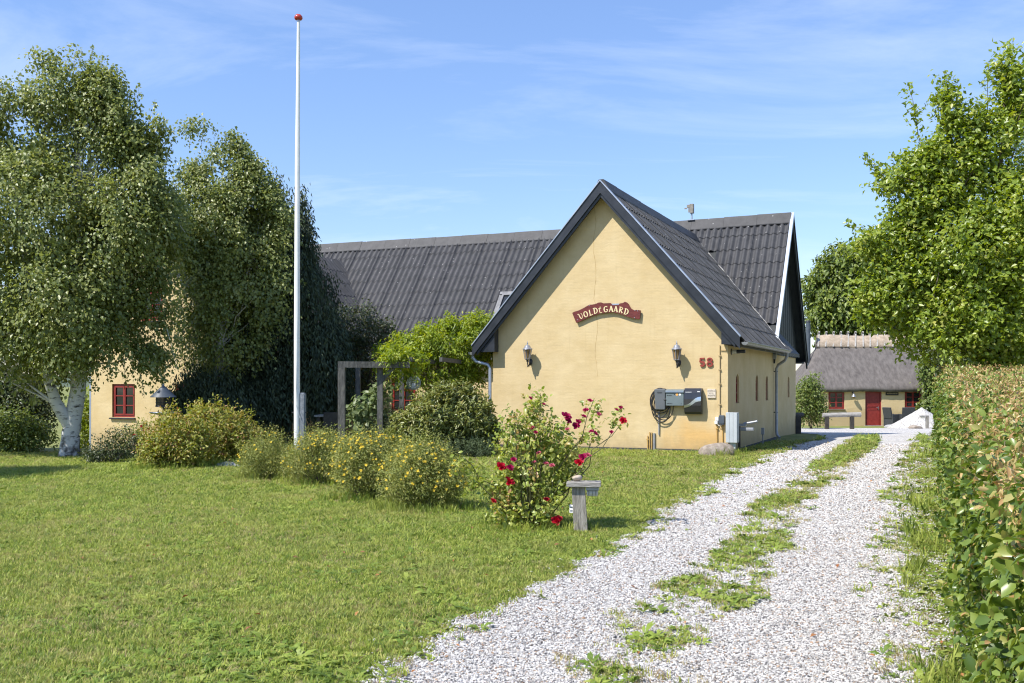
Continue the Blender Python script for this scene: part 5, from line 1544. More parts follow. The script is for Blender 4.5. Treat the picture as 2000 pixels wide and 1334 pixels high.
# hanging conifer
zb = 26.5; b = W(555, 900, zb); b.z = gf(b.x, b.y)
tree('cypress_tree', 'dark drooping cypress behind the white flagpole', b,
     [([b + Vector((0, 0, -.1)), W(556, 700, zb), W(552, 500, zb), W(545, 360, zb)], [.22, .17, .10, .02])],
     PE(b, zb, [(540, 385, 10, 50, 0, .25), (588, 410, 8, 48, 0, .22), (545, 440, 28, 60), (590, 470, 24, 55), (560, 530, 62, 95, 0, 1.2), (598, 600, 66, 105, 0, 1.2), (510, 640, 95, 120, 0, 1.5), (618, 690, 60, 85, -.2, 1.2), (460, 730, 95, 80, 0, 1.3), (560, 755, 95, 55, -.2, 1.2), (640, 690, 40, 64), (648, 760, 36, 46, .3, .8), (400, 770, 62, 56, -2.0, .8), (440, 790, 60, 50, -1.8, .8), (365, 800, 36, 40, -2.0, .6), (500, 790, 60, 50, -1.0, .8)]),
     3600, 22, .62, .125, .32, 'conifer_leaf', 'trunk_brown', 30, (.03, .006), hang=1.0, rise=.15, jit=.10, inner=.45)
# dark plum by the pergola
zb = 28.5; b = W(700, 880, zb); b.z = gf(b.x, b.y)
tree('plum_tree', 'low dark leaved plum tree between cypress and wisteria', b,
     [([b + Vector((0, 0, -.1)), W(702, 780, zb), W(698, 680, zb)], [.09, .07, .03])],
     PE(b, zb, [(690, 640, 62, 48), (735, 655, 34, 44), (650, 685, 52, 52), (705, 705, 72, 42), (700, 770, 50, 50, .6)]),
     900, 14, .5, .085, .62, 'dark_leaf', 'trunk_brown', 24, (.03, .006), hang=.2, rise=.6, jit=.12)
# wisteria over the pergola
zb = 26.3; b = W(850, 880, zb); b.z = gf(b.x, b.y)
tree('wisteria', 'yellow green wisteria climbing over the right end of the pergola', b,
     [([b + Vector((0, 0, -.1)), W(848, 800, zb), W(856, 720, zb), W(860, 660, zb)], [.06, .05, .05, .02])],
     PE(b, zb, [(870, 668, 66, 32, 0, .9), (800, 690, 60, 30), (908, 685, 34, 52), (865, 722, 66, 36), (768, 688, 32, 18), (845, 645, 30, 14), (900, 636, 26, 14), (872, 626, 12, 12), (932, 650, 14, 26), (758, 704, 16, 12), (820, 738, 44, 18), (765, 716, 28, 16), (792, 668, 26, 16), (915, 735, 26, 20), (950, 665, 26, 50), (935, 630, 26, 20), (792, 702, 30, 20, -3.0, .5), (770, 690, 20, 14, -3.4, .4)]),
     1050, 22, .46, .105, .38, 'wisteria_leaf', 'trunk_brown', 20, (.018, .005), cat='climbing plant', hang=.35, rise=.55, jit=.07, inner=.5)
zb = 23.6; b = W(715, 878, zb); b.z = gf(b.x, b.y)
bush('grape_vine', 'pale green broad leaved vine on the pergola post', 'climbing plant', b, PE(b, zb, [(712, 790, 26, 26), (735, 775, 16, 34), (700, 815, 24, 24), (760, 760, 12, 20)]), 80, 7, .3, .13, .95, 'vine_leaf', stems=6, hang=.4, rad=(.01, .005))
# right hand tree over the hedge
zb = 16.6; b = Vector((8.7, 17.0, gf(8.7, 17.0)))
E = PE(b, zb, [(1968, 150, 17, 62, 0, .25), (1990, 200, 25, 60), (1850, 215, 14, 66, 0, .2), (1784, 232, 11, 50, 0, .18), (1800, 300, 22, 50, 0, .3), (1712, 318, 26, 14, 0, .2), (1735, 350, 30, 24, 0, .3), (1682, 448, 24, 12, 0, .2), (1700, 470, 40, 24, 0, .4),
               (1935, 300, 52, 85), (1875, 340, 45, 70), (1822, 400, 52, 44), (1775, 470, 50, 36), (1800, 520, 70, 50), (1870, 500, 95, 105, 0, 1.1), (1965, 480, 80, 160, 0, 1.3), (1742, 575, 66, 50), (1850, 635, 105, 75, 0, 1.1), (1965, 650, 80, 75), (1712, 600, 34, 34), (1690, 480, 26, 14), (1735, 530, 40, 26), (2040, 440, 70, 160), (1775, 420, 36, 30), (1792, 335, 22, 40), (1830, 330, 20, 60), (1890, 260, 24, 60)])
pear = tree('pear_tree', 'bright green pear tree with upright shoots rising behind the hedge', b,
     [([b + Vector((0, 0, -.1)), b + Vector((-.05, 0, 1.2)), W(1945, 560, zb), W(1950, 380, zb), W(1966, 120, zb)], [.11, .09, .06, .03, .008]),
      ([b + Vector((-.05, 0, 1.3)), W(1880, 500, zb), W(1860, 350, zb), W(1850, 165, zb)], [.07, .04, .018, .006]),
      ([W(1900, 560, zb), W(1850, 480, zb), W(1815, 400, zb)], [.05, .03, .012]),
      ([W(1900, 620, zb), W(1840, 560, zb), W(1780, 500, zb)], [.05, .03, .012])],
     E, 4600, 14, .42, .088, .64, 'pear_leaf', 'trunk_brown', 70, (.022, .005), hang=.12, rise=.95, jit=.075, holes=18, hole_r=.30, inner=.35)
add_shoots(pear, b, zb, ((1958, 230, 1972, 82, 150), (1925, 260, 1930, 120, 110), (1985, 240, 1998, 130, 110), (1855, 320, 1848, 148, 150), (1885, 300, 1878, 190, 90), (1812, 330, 1774, 166, 130), (1800, 360, 1740, 300, 80), (1770, 370, 1686, 304, 110), (1740, 370, 1705, 322, 60), (1770, 480, 1652, 436, 120), (1730, 540, 1668, 460, 90), (1740, 620, 1690, 560, 70)), .085, .62, 'pear_leaf', 'trunk_brown', .10, 'pear shoots')
zb = 30.0; b = Vector((15.2, 30.5, gf(15.2, 30.5)))
tree('willow_tree', 'paler fine leaved tree showing at the right edge behind the pear tree', b,
     [([b + Vector((0, 0, -.1)), b + Vector((.1, 0, 3)), W(1990, 320, zb)], [.16, .12, .03])],
     PE(b, zb, [(1990, 250, 34, 70), (2010, 380, 60, 110), (1960, 430, 60, 110), (1990, 590, 90, 100), (2080, 330, 60, 120)]), 800, 16, .8, .10, .34, 'shrub_leaf', 'trunk_brown', 20, (.03, .008), hang=.5, rise=.6, jit=.14)
# shade trees closing the view behind hedge and cottage
for k, (lab, zb, px, items, lf, nn_) in enumerate((
        ('big chestnut with layered leaves rising behind the thatched cottage', 64, 1660, [(1640, 565, 55, 78), (1715, 560, 62, 92), (1603, 600, 32, 48), (1680, 640, 80, 36), (1590, 558, 20, 22), (1760, 610, 50, 80), (1650, 510, 34, 34)], .34, 1500),
        ('dark tree filling the gap between pear tree and cottage roof', 60, 1850, [(1830, 640, 62, 90), (1900, 620, 80, 110), (1990, 600, 80, 130), (1850, 720, 90, 40)], .30, 1200))):
    b = W(px, 800, zb); b.z = gf(b.x, b.y)
    tree('chestnut_tree' if k == 0 else 'lime_tree', lab, b, [([b + Vector((0, 0, -.2)), W(px, 700, zb), W(px, 600, zb)], [.4, .35, .15])], PE(b, zb, items), nn_, 14, 1.1, lf, .5, 'chestnut_leaf', 'trunk_brown', 20, (.08, .02), hang=.55, rise=.45, jit=.28, inner=.5)
for k, (lab, px, zb, items) in enumerate((
        ('dark shrub in the shade under the pear tree behind the hedge', 1900, 19.5, [(1880, 700, 46, 40), (1940, 690, 60, 52), (1990, 700, 50, 60)]),
        ('dense dark shrubs closing the garden left of the birch', -5, 31, [(-30, 770, 60, 95), (25, 775, 58, 75), (72, 800, 36, 55), (-90, 740, 60, 120)]),
        ('small yellow green shrub between birch trunk and house corner', 163, 33, [(163, 800, 15, 42), (170, 850, 14, 24)]),
        ('leafy green shrub at the left edge before the dark shrubs', 30, 23.4, [(22, 838, 34, 38), (60, 852, 34, 30), (-10, 850, 40, 40)]),
        ('mid green shrub growing beside the left end of the cottage', 1585, 45, [(1582, 772, 18, 46), (1566, 790, 16, 34), (1598, 800, 12, 28)]))):
    b = W(px, 860, zb); b.z = gf(b.x, b.y)
    mt = ('dark_leaf', 'dark_leaf', 'wisteria_leaf', 'shrub_leaf', 'shrub_leaf')[k]
    bush('shrub', lab, 'shrub', b, PE(b, zb, items), (420, 1300, 150, 420, 420)[k], 14, (.4, .55, .45, .4, .5)[k], (.09, .11, .10, .085, .11)[k], .6, mt, jit=.13, hang=.1)
b = W(1822, 838, 51.5); b.z = gf(b.x, b.y)
bush('ivy', 'green climber hanging over the right end of the thatched cottage', 'climbing plant', b, PE(b, 51.5, [(1822, 735, 16, 52, 0, .5), (1812, 712, 12, 28, 0, .6), (1826, 790, 14, 30, 0, .5), (1806, 790, 6, 10, 0, .4)]), 420, 12, .5, .16, .8, 'shrub_leaf', hang=.8, stems=5, jit=.14)

# bed in front of the courtyard
zb = 19.4
for lab, px, py, items, n in (
        ('yellow green spirea with reddish tips before the bird feeder', 345, 912, [(345, 850, 60, 48), (320, 885, 40, 26), (375, 870, 46, 40), (300, 895, 22, 16)], 560),
        ('taller yellow green spirea with reddish tips left of the flagpole', 445, 905, [(440, 835, 46, 42), (400, 815, 22, 24), (470, 860, 38, 40), (415, 870, 40, 34), (440, 890, 30, 16)], 580)):
    b = G(px, py)
    bush('spirea_bush', lab, 'shrub', b, PE(b, b.y, items), n, 15, .36, .072, .42, 'spirea_leaf', 'spireas in the flower bed', rise=.6, jit=.06, stems=16)
for lab, px, py, items in (
        ('low dark reddish shrub at the foot of the birch trunk', 215, 905, [(205, 882, 38, 20), (240, 868, 30, 30), (185, 890, 20, 14)]),):
    b = G(px, py)
    bush('barberry_bush', lab, 'shrub', b, PE(b, b.y, items), 240, 13, .3, .05, .55, 'dark_leaf', rise=.6, jit=.07, stems=14)
b = W(262, 880, 28.0); b.z = gf(b.x, b.y)
t = bush('rose_bush', 'small rose bush with tiny red blooms under the left window', 'shrub', b, PE(b, 28, [(255, 850, 20, 22), (280, 845, 14, 22), (240, 865, 22, 16)]), 150, 10, .3, .06, .6, 'shrub_leaf', rise=.7, jit=.09, stems=10)
def bloom(seed, petals=16, r=1.0):
    """a double rose: rings of curled petals"""
    rn = random.Random(seed); mb = MB()
    for i in range(petals):
        ring = i / petals; a = i * 2.4 + rn.uniform(-.2, .2); tilt = .15 + 1.15 * (1 - ring) ; rr = r * (.25 + .75 * (1 - ring) ** .0 * (.35 + .65 * (1 - ring)))
        c, s = math.cos(a), math.sin(a)
        out = math.sin(tilt) * rr; up = math.cos(tilt) * rr * .9
        wv = rr * .55
        def P(u, v, bend): return (c * (out * v + bend) - s * u, s * (out * v + bend) + c * u, up * v + .12 * r * ring - abs(u) * .12)
        vs = [P(0, 0, .02), P(-wv * .8, .6, .02), P(0, .62, .09 * rr), P(wv * .8, .6, .02), P(-wv * .55, 1.0, -.02), P(0, 1.06, .03), P(wv * .55, 1.0, -.02)]
        mb.add(vs, [(0, 2, 1), (0, 3, 2), (1, 2, 5, 4), (2, 3, 6, 5)])
    return mb
for nm, c in (('rose_red', (0.42, 0.004, 0.022)), ('rose_magenta', (0.34, 0.008, 0.075)), ('rose_pink', (0.50, 0.11, 0.16)), ('petal_yellow', (0.66, 0.47, 0.035))):
    m, tt_, bs = _new(nm); bs.inputs['Base Color'].default_value = (*c, 1); bs.inputs['Roughness'].default_value = .55; bs.inputs['Specular IOR Level'].default_value = .25
    tr = tt_.nodes.new('ShaderNodeBsdfTranslucent'); tr.inputs[0].default_value = (*[min(1, v * 1.3) for v in c], 1)
    mx = tt_.nodes.new('ShaderNodeMixShader'); mx.inputs[0].default_value = .25
    tt_.links.new(bs.outputs[0], mx.inputs[1]); tt_.links.new(tr.outputs[0], mx.inputs[2]); tt_.links.new(mx.outputs[0], tt_.nodes['Material Output'].inputs[0]); MATS[nm] = m
BL = {}
for nm in ('rose_red', 'rose_magenta', 'rose_pink'):
    BL[nm] = []
    for s in range(3):
        mb = bloom(s + 5); me = bpy.data.meshes.new('bloom'); me.from_pydata(mb.v, [], mb.f); me.materials.append(MATS[nm]); BL[nm].append(me)
def place_bloom(parent, p, r, col, rn):
    o = bpy.data.objects.new('bloom', rn.choice(BL[col])); COL.objects.link(o); o.parent = parent
    o.location = p; o.scale = (r, r, r * .9); o.rotation_euler = (rn.uniform(.4, 1.1), rn.uniform(-.5, .5), rn.uniform(-.6, .6)); return o
rn = random.Random(3)
for px, py in ((277, 833), (283, 840), (262, 850), (290, 838)): place_bloom(t, W(px, py, 27.6) - b, .05, 'rose_red', rn)

# shrubby cinquefoils full of yellow flowers
leafn = 0
for lab, px, py, items, n, fl in (
        ('leftmost cinquefoil bush with few yellow flowers beside the flat stone', 522, 934, [(520, 885, 46, 40), (500, 900, 34, 30), (556, 905, 36, 30), (580, 900, 24, 26)], 760, 30),
        ('cinquefoil bush with yellow flowers directly in front of the flagpole', 622, 945, [(622, 890, 46, 42), (590, 908, 36, 34), (662, 908, 40, 40), (640, 868, 30, 22), (610, 865, 22, 18)], 820, 90),
        ('fullest yellow flowered cinquefoil bush in the middle of the row', 715, 975, [(725, 905, 62, 58), (690, 930, 46, 44), (768, 895, 48, 42), (720, 870, 40, 24), (680, 890, 30, 36), (770, 940, 46, 36)], 1000, 150),
        ('rightmost cinquefoil bush nearest the camera with browned twigs', 835, 993, [(830, 925, 66, 56), (790, 940, 50, 50), (870, 945, 42, 44), (830, 890, 40, 28)], 1050, 95)):
    b = G(px, py); zb = b.y
    E = PE(b, zb, items)
    t = bush('cinquefoil_bush', lab, 'shrub', b, E, n, 22, .32, .031, .42, 'potentilla_leaf', 'cinquefoil bushes along the bed', rise=.7, jit=.045, stems=26, rad=(.008, .003), inner=.4)
    p, o_ = in_ells(fl * 5, E, .92)
    k = (p[:, 2] > .25) & ((o_[:, 1] < .35) | (o_[:, 2] > .3)) & (np.array([not any(np.sum(((q - np.array(c)) / np.array(r)) ** 2) < .72 for c, r in E) for q in p]))
    p, o_ = p[k][:int(fl * 1.25)], o_[k][:int(fl * 1.25)]
    mb = MB()
    for q, d_ in zip(p, o_):
        d_ = Vector(d_) * .5 + Vector((-.15, -.5, .6)); d_.normalize(); a = d_.orthogonal().normalized(); c_ = d_.cross(a); rr = random.uniform(.012, .021); cc = Vector(q) + d_ * .03
        for i in range(5):
            th_ = i * 2 * math.pi / 5 + random.random(); e1 = a * math.cos(th_) + c_ * math.sin(th_); e2 = d_.cross(e1)
            mb.add([cc, cc + e1 * rr * .7 + e2 * rr * .5 + d_ * .004, cc + e1 * rr * 1.15 + d_ * .006, cc + e1 * rr * .7 - e2 * rr * .5 + d_ * .004], [(0, 3, 2, 1)])
    o = mb.build('blossoms', 'petal_yellow', t); o['kind'] = 'stuff'

b = G(872, 889); zb = b.y
bush('rhododendron', 'rounded rhododendron bush at the left corner of the gable', 'shrub', b, PE(b, zb, [(875, 815, 80, 56), (822, 838, 54, 46), (922, 825, 44, 54), (885, 778, 50, 28), (860, 862, 74, 28), (945, 850, 26, 34), (795, 855, 32, 32)]), 1700, 12, .26, .12, .34, 'rhodo_leaf', rise=.6, jit=.05, stems=18, droop=.25)
b = G(905, 893)
bush('heather', 'low fine leaved green ground shrub before the rhododendron', 'shrub', b, PE(b, b.y, [(900, 876, 40, 17), (935, 878, 30, 16), (862, 878, 26, 15)]), 420, 18, .2, .045, .3, 'juniper_leaf', rise=.8, jit=.04, stems=8)
b = G(765, 884)
bush('juniper', 'dark grey green juniper between pergola post and rhododendron', 'shrub', b, PE(b, b.y, [(762, 838, 36, 40), (790, 830, 24, 34), (735, 850, 22, 28)]), 520, 18, .28, .06, .2, 'juniper_leaf', rise=.5, jit=.05, stems=10)

# red climbing rose bush in the lawn
b = G(1038, 1031); zb = b.y
E = PE(b, zb, [(1005, 842, 34, 42, 0, .22), (1052, 800, 18, 40, 0, .14), (1055, 850, 46, 40, 0, .3), (1030, 920, 62, 52, 0, .36), (1090, 875, 44, 44, 0, .28), (1150, 848, 22, 14, 0, .12), (1158, 800, 9, 24, 0, .07), (1203, 815, 6, 14, 0, .05), (985, 985, 42, 34, 0, .28), (1060, 975, 52, 42, 0, .34), (1110, 920, 30, 34, 0, .2), (1025, 1005, 60, 22, 0, .36), (990, 940, 24, 26, 0, .2), (930, 935, 20, 22, -.1, .1), (900, 900, 12, 14, -.1, .08)])
t = bush('rose_bush', 'large rose bush full of red blooms standing in the lawn', 'shrub', b, E, 430, 12, .22, .055, .66, 'rose_leaf', rise=.55, jit=.045, stems=34, stem_mat='stem_green', rad=(.009, .0035), inner=.2, big=True, fold=.25)
for px, py, r, col in ((978, 912, 9.5, 0), (996, 914, 7, 1), (1003, 898, 5.5, 1), (994, 941, 9.5, 0), (1088, 1017, 10.5, 0), (963, 979, 6, 0), (1105, 814, 10, 1), (1109, 823, 7, 1), (1125, 832, 7.5, 1), (1129, 824, 5.5, 1), (1108, 839, 4.5, 2), (1140, 814, 5.5, 1), (1144, 802, 6, 1), (1152, 783, 5, 1), (1169, 809, 5, 2), (1162, 847, 6, 1), (1155, 843, 4.5, 1), (1194, 844, 4, 1), (1217, 822, 7.5, 0), (1204, 801, 4.5, 1), (1212, 796, 4, 1), (1138, 893, 7.5, 1), (1147, 890, 7, 2), (1131, 904, 8.5, 0), (1066, 906, 5.5, 2), (1078, 910, 5.5, 2), (1046, 845, 4.5, 1), (1039, 836, 4.5, 1), (1052, 885, 4.5, 2), (1036, 778, 3.8, 1), (1062, 790, 3.5, 1), (1043, 903, 4, 2), (1067, 976, 5.5, 0)):
    place_bloom(t, W(px, py, zb - .3 + rn.uniform(-.05, .05)) - b, r * zb / F * 1.15, ('rose_red', 'rose_magenta', 'rose_pink')[col], rn)
mb = MB()
for tg in ((1217, 822), (1160, 780), (1055, 768), (1005, 805), (930, 940), (900, 890), (1195, 845)):
    q = W(*tg, zb - .25) - b
    pts, rs = limb((rn.uniform(-.1, .1), rn.uniform(-.1, .1), 0), q, .010, .004, .12, 8); mb.tube(pts, rs, 6, cap=False)
props(mb.build('canes', 'stem_green', t), kind='stuff')

# ------------------------------------------------------------------ trimmed beech hedge along the drive
hx = lambda y: 0.234 + 0.42 * y
hh = lambda y: np.clip(1.20 + 0.040 * y, 0, 1.86)
HD = Vector((.3872, .9220, 0)); HN = Vector((-.9220, .3872, 0))
reseed('hedge')
hedge = thing('hedge', 'clipped beech hedge with sun browned leaves along the right side of the drive', 'hedge', (0, 0, 0))
Y0h, Y1h, HWID = 1.7, 25.0, 1.35
def hedge_pts(n, top):
    wgt = lambda y: np.interp(y, [1.7, 5, 8, 13, 25], [1, 1, .62, .36, .24])
    y = RNG.uniform(Y0h, Y1h, n * 4); y = y[RNG.random(len(y)) < wgt(y)][:n]; n = len(y)
    H = hh(y)
    lump = .05 * np.sin(y * 3.1) + .04 * np.sin(y * 7.3 + 1)
    if top:
        dpt = RNG.uniform(-.02, HWID, n); z = H + .03 * np.sin(y * 5 + dpt * 6) + RNG.normal(0, .03, n) - .10 * RNG.random(n) ** 2 * 2
        out = np.tile(np.array([[0, 0, 1.0]]), (n, 1))
    else:
        z = .05 + (H - .02) * RNG.random(n) ** .95
        lump = lump + .05 * np.sin(z * 6 + y * 2) + .04 * np.sin(y * 5.7 - z * 9)
        dpt = -lump + RNG.random(n) ** 1.6 * .26 - .02 + .10 * smooth(.35, 0, z) + .05 * smooth(.25, 0, H - z)
        out = np.tile(np.array([[HN.x, HN.y, .15]]), (n, 1))
    x = hx(y)
    P = np.stack([x - HN.x * dpt, y - HN.y * dpt, z + g(x, y)], -1)
    sc = np.interp(y, [2, 6, 12, 25], [1, 1.0, 1.25, 1.7])
    d = unit(out * .45 + RNG.normal(size=(n, 3)) * .75 + np.array([0, 0, -.35 if not top else .1]))
    nn = unit(out * .8 + RNG.normal(size=(n, 3)) * .5 + np.array([0, 0, .35]))
    dry = RNG.random(n)
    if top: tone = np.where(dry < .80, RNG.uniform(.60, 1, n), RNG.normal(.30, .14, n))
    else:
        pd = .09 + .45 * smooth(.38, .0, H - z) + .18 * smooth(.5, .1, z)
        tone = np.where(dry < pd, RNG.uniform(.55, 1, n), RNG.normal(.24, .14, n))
    return P, d, nn, sc, tone, dpt, y
A = hedge_pts(58000, False); B = hedge_pts(30000, True)
P, d, nn, sc, tone = (np.concatenate([a, b]) for a, b in zip(A[:5], B[:5]))
ln = .043 * sc * RNG.uniform(.65, 1.25, len(P)) * np.where(tone > .58, .72, 1.0)
# dried, curled leaves are narrower
wr = np.where(tone > .6, .42, .66)
rel = (P - np.array([0, 0, EYE])); px = 1000 + rel[:, 0] / P[:, 1] * F; py = HZ - rel[:, 2] / P[:, 1] * F
surf = np.concatenate([A[5] < .06, np.abs(B[5]) < HWID])
cand = np.where(surf & (px < 1985) & (py < 1320) & (py > 715) & (tone < .62) & (P[:, 1] > 2.2))[0]
cand = cand[np.argsort(-(ln / P[:, 1])[cand])][:280]
rest = np.ones(len(P), bool); rest[cand] = False
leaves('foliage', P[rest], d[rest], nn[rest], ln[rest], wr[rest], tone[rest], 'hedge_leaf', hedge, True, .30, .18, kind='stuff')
LM = []
for k in range(7):
    me = leaves('leaf', np.zeros((1, 3)), np.array([[0, 1.0, 0]]), np.array([[0, 0, 1.0]]), 1.0, .66, np.array([.05 + .08 * k]), 'hedge_leaf', None, True, .26, .16 + .02 * k)
    LM.append(me.data); bpy.data.objects.remove(me)
for i in cand:
    o = bpy.data.objects.new('leaf', LM[int(np.clip((tone[i] - .05) / .08, 0, 6))]); COL.objects.link(o); o.parent = hedge
    y_ = Vector(d[i]).normalized(); n_ = Vector(nn[i]); x_ = y_.cross(n_).normalized(); n_ = x_.cross(y_)
    m = Matrix((x_, y_, n_)).transposed().to_4x4(); m = m @ Matrix.Scale(float(ln[i]), 4); m.translation = Vector(P[i]); o.matrix_local = m
M('hedge_wood', (0.030, 0.026, 0.018), (0.075, 0.060, 0.040), 14, .9, .6, 20)
mb = MB()
ys_ = np.arange(Y0h, Y1h + .01, .35)
vs = []
for y in ys_:
    H = float(hh(y)); x = float(hx(y))
    for dp, z in ((.30, -.05), (.24, .4), (.20, H - .25), (.30, H - .12), (HWID - .1, H - .14), (HWID - .05, -.05)):
        k = dp + random.uniform(-.04, .04); vs.append((x - HN.x * k, y - HN.y * k, z + random.uniform(-.03, .03) + gf(x, y)))
n = len(ys_)
fs = [(i * 6 + j, i * 6 + j + 1, (i + 1) * 6 + j + 1, (i + 1) * 6 + j) for i in range(n - 1) for j in range(5)] + [tuple(range(5, -1, -1)), tuple((n - 1) * 6 + j for j in range(6))]
mb.add(vs, fs); mb.build('inner_wood', 'hedge_wood', hedge)
mb = MB()
for i in range(170):
    y = random.uniform(2.2, 12) if i < 120 else random.uniform(12, 24); x = float(hx(y)); z0 = random.uniform(0, .9)
    a = Vector((x - HN.x * .22, y - HN.y * .22, z0)); q = a + Vector((HN.x * random.uniform(.1, .24), HN.y * .2 + random.uniform(-.15, .15), random.uniform(.15, .5)))
    if q.z < hh(y) + .02:
        pts, rs = limb(a, q, .006, .002, .08, 5); mb.tube(pts, rs, 4, cap=False)
props(mb.build('twigs', 'hedge_wood', hedge), kind='stuff')
M('shaded_grey_timber', (0.055, 0.055, 0.052), (0.13, 0.127, 0.118), 5, 0.85, 0.5, 14, stretch=(3, 3, 1))  # weathered grey pergola wood, darkened so the conifer's shade sits in the colour
# ------------------------------------------------------------------ flagpole, bird feeder, pergola and other garden things
zf = 20.0; b = W(580, 858, zf); b.z = gf(b.x, b.y)
t = thing('flagpole', 'tall white flagpole with red ball top standing in the flower bed', 'flagpole', b)
top = EYE + 706 / F * zf - b.z
mb = MB(); mb.tube([(0, 0, .05), (0, 0, 2.5), (.01, 0, 6), (.03, 0, top)], [.062, .060, .050, .030], 16); mb.build('pole', 'white_paint', t)
mb = MB(); mb.lathe([(.028, 0), (.032, .02), (.032, .06), (.02, .065)], 12, (.03, 0, top)); mb.build('collar', 'zinc', t)
mb = MB(); mb.lathe([(.02, .05), (.065, .055), (.085, .085), (.078, .12), (.05, .155), (0, .165)], 18, (.03, 0, top)); mb.build('ball', 'red_ball', t)
for sx, lab in ((.112, None),):
    mb = MB(); bm = bmesh.new(); bmesh.ops.create_cube(bm, size=1)
    for v in bm.verts: v.co = Vector((sx + v.co.x * .11, .03 + v.co.y * .16, .45 + v.co.z * (1.9 if sx > 0 else 1.5)))
    bmesh.ops.bevel(bm, geom=bm.edges[:], offset=.02, segments=2, affect='EDGES'); mb.bm(bm); mb.build('support_post', 'slate_granite', t)
mb = MB(); mb.tube([(-.10, -.01, 1.0), (.19, -.01, 1.0)], .012, 6); mb.build('bolt', 'iron', t)
mb = MB(); mb.tube([(.012, -.075, 1.15), (-.0, -.07, 1.5), (.03, -.066, 3.0), (.05, -.058, 6.0), (.045, -.03, top)], .006, 5); mb.tube([(.0, -.075, 1.15), (.075, -.08, .9)], .006, 5); mb.build('rope', 'cabinet_grey', t)

zf = 21.0; b = W(319, 905, zf); b.z = gf(b.x, b.y)
zt = EYE - 3 / F * zf - b.z
t = thing('bird_feeder', 'dark round bird feeder with cone roof on a pole above the spireas', 'bird feeder', b)
mb = MB(); mb.tube([(.0, 0, -.1), (0, 0, zt - .05)], .022, 8); mb.build('pole', 'iron', t)
mb = MB(); mb.lathe([(.27, -.245), (.265, -.235), (.02, 0), (.018, .03), (0, .04)], 28, (0, 0, zt)); mb.lathe([(.0, -.20), (.268, -.247)], 28, (0, 0, zt)); mb.build('roof', 'box_slate', t)
mb = MB()
for z in (-.42, -.30, -.36, -.44):
    mb.tube([(.155 * math.cos(a), .155 * math.sin(a), zt + z) for a in [2 * math.pi * i / 24 for i in range(25)]], .006, 5)
for k in range(8): mb.tube([(.155 * math.cos(k * .785), .155 * math.sin(k * .785), zt - .44), (.155 * math.cos(k * .785), .155 * math.sin(k * .785), zt - .24)], .005, 5)
mb.build('cage', 'iron', t)
mb = MB(); mb.lathe([(.0, -.45), (.16, -.45), (.16, -.43), (0, -.43)], 24, (0, 0, zt)); mb.build('tray', 'iron', t)
mb = MB(); mb.lathe([(.145, -.425), (.145, -.25)], 20, (0, 0, zt)); mb.build('seed_tube', 'glass_dark', t)
mb = MB(); mb.lathe([(.02, -.67), (.10, -.62), (.28, -.575), (.285, -.56), (.02, -.58)], 26, (0, 0, zt)); mb.build('dish', 'zinc', t)

b = G(444, 911)
mb = MB(); mb.rock((.26, .20, .07), 12, (0, 0, .02), sub=3); o = mb.build('flat_stone', 'slab_stone', None, b); props(o, 'flat grey stone lying at the edge of the flower bed', 'stone')
b = W(276, 885, 27.0); b.z = gf(b.x, b.y)
mb = MB(); mb.lathe([(.12, 0), (.17, .26), (.18, .27), (.18, .31), (.16, .31), (.15, .25), (0, .24)], 18); o = mb.build('flower_pot', 'terracotta', None, b); props(o, 'terracotta pot at the foot of the left house wall', 'flower pot')

zf = 22.6
b = W(700, 880, zf); b.z = gf(b.x, b.y)
t = thing('pergola', 'weathered grey timber pergola with conifer shade in its colour in front of the courtyard', 'pergola', b)
def rel(px, py, z): return W(px, py, z) - b
zt = EYE + 44 / F * zf - b.z
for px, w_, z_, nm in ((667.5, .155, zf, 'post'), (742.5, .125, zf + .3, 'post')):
    q = rel(px, 0, z_); mb = MB(); mb.box(q.x - w_ / 2, q.x + w_ / 2, q.y - w_ / 2, q.y + w_ / 2, -.1, zt - .14); mb.build(nm, 'shaded_grey_timber', t)
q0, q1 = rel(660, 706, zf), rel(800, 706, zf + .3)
mb = MB(); mb.beam((q0.x, q0.y, zt - .068), (q1.x, q0.y + .3, zt - .072), .11, .14); mb.build('beam', 'shaded_grey_timber', t)
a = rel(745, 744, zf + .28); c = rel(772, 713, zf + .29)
mb = MB(); mb.beam((a.x, a.y - .01, a.z), (c.x, c.y - .01, c.z), .08, .09); mb.build('brace', 'shaded_grey_timber', t)
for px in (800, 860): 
    q = rel(px, 706, zf); mb = MB(); mb.beam((q.x, .15, zt + .052), (q.x + .3, 3.4, zt + .062), .07, .10); mb.build('rafter', 'shaded_grey_timber', t)
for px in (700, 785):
    q = rel(px, 706, zf + 3.3); mb = MB(); mb.box(q.x - .06, q.x + .06, 3.2, 3.32, -.3, zt); mb.build('post', 'shaded_grey_timber', t)
b2 = W(690, 872, 25.0); b2.z = gf(b2.x, b2.y)
t = thing('garden_table', 'dark garden table standing in shade under the pergola', 'table', b2)
zt = EYE - 60 / F * 25 - b2.z
mb = MB(); 
for k in range(5): mb.box(-.9, .7, -.45 + k * .18, -.45 + k * .18 + .165, zt - .035, zt)
mb.build('tabletop', 'old_wood_flat', t)
for x_ in (-.8, .6):
    for y_ in (-.38, .36):
        mb = MB(); mb.box(x_ - .035, x_ + .035, y_ - .035, y_ + .035, -.05, zt - .036); mb.build('leg', 'dark_wood', t)
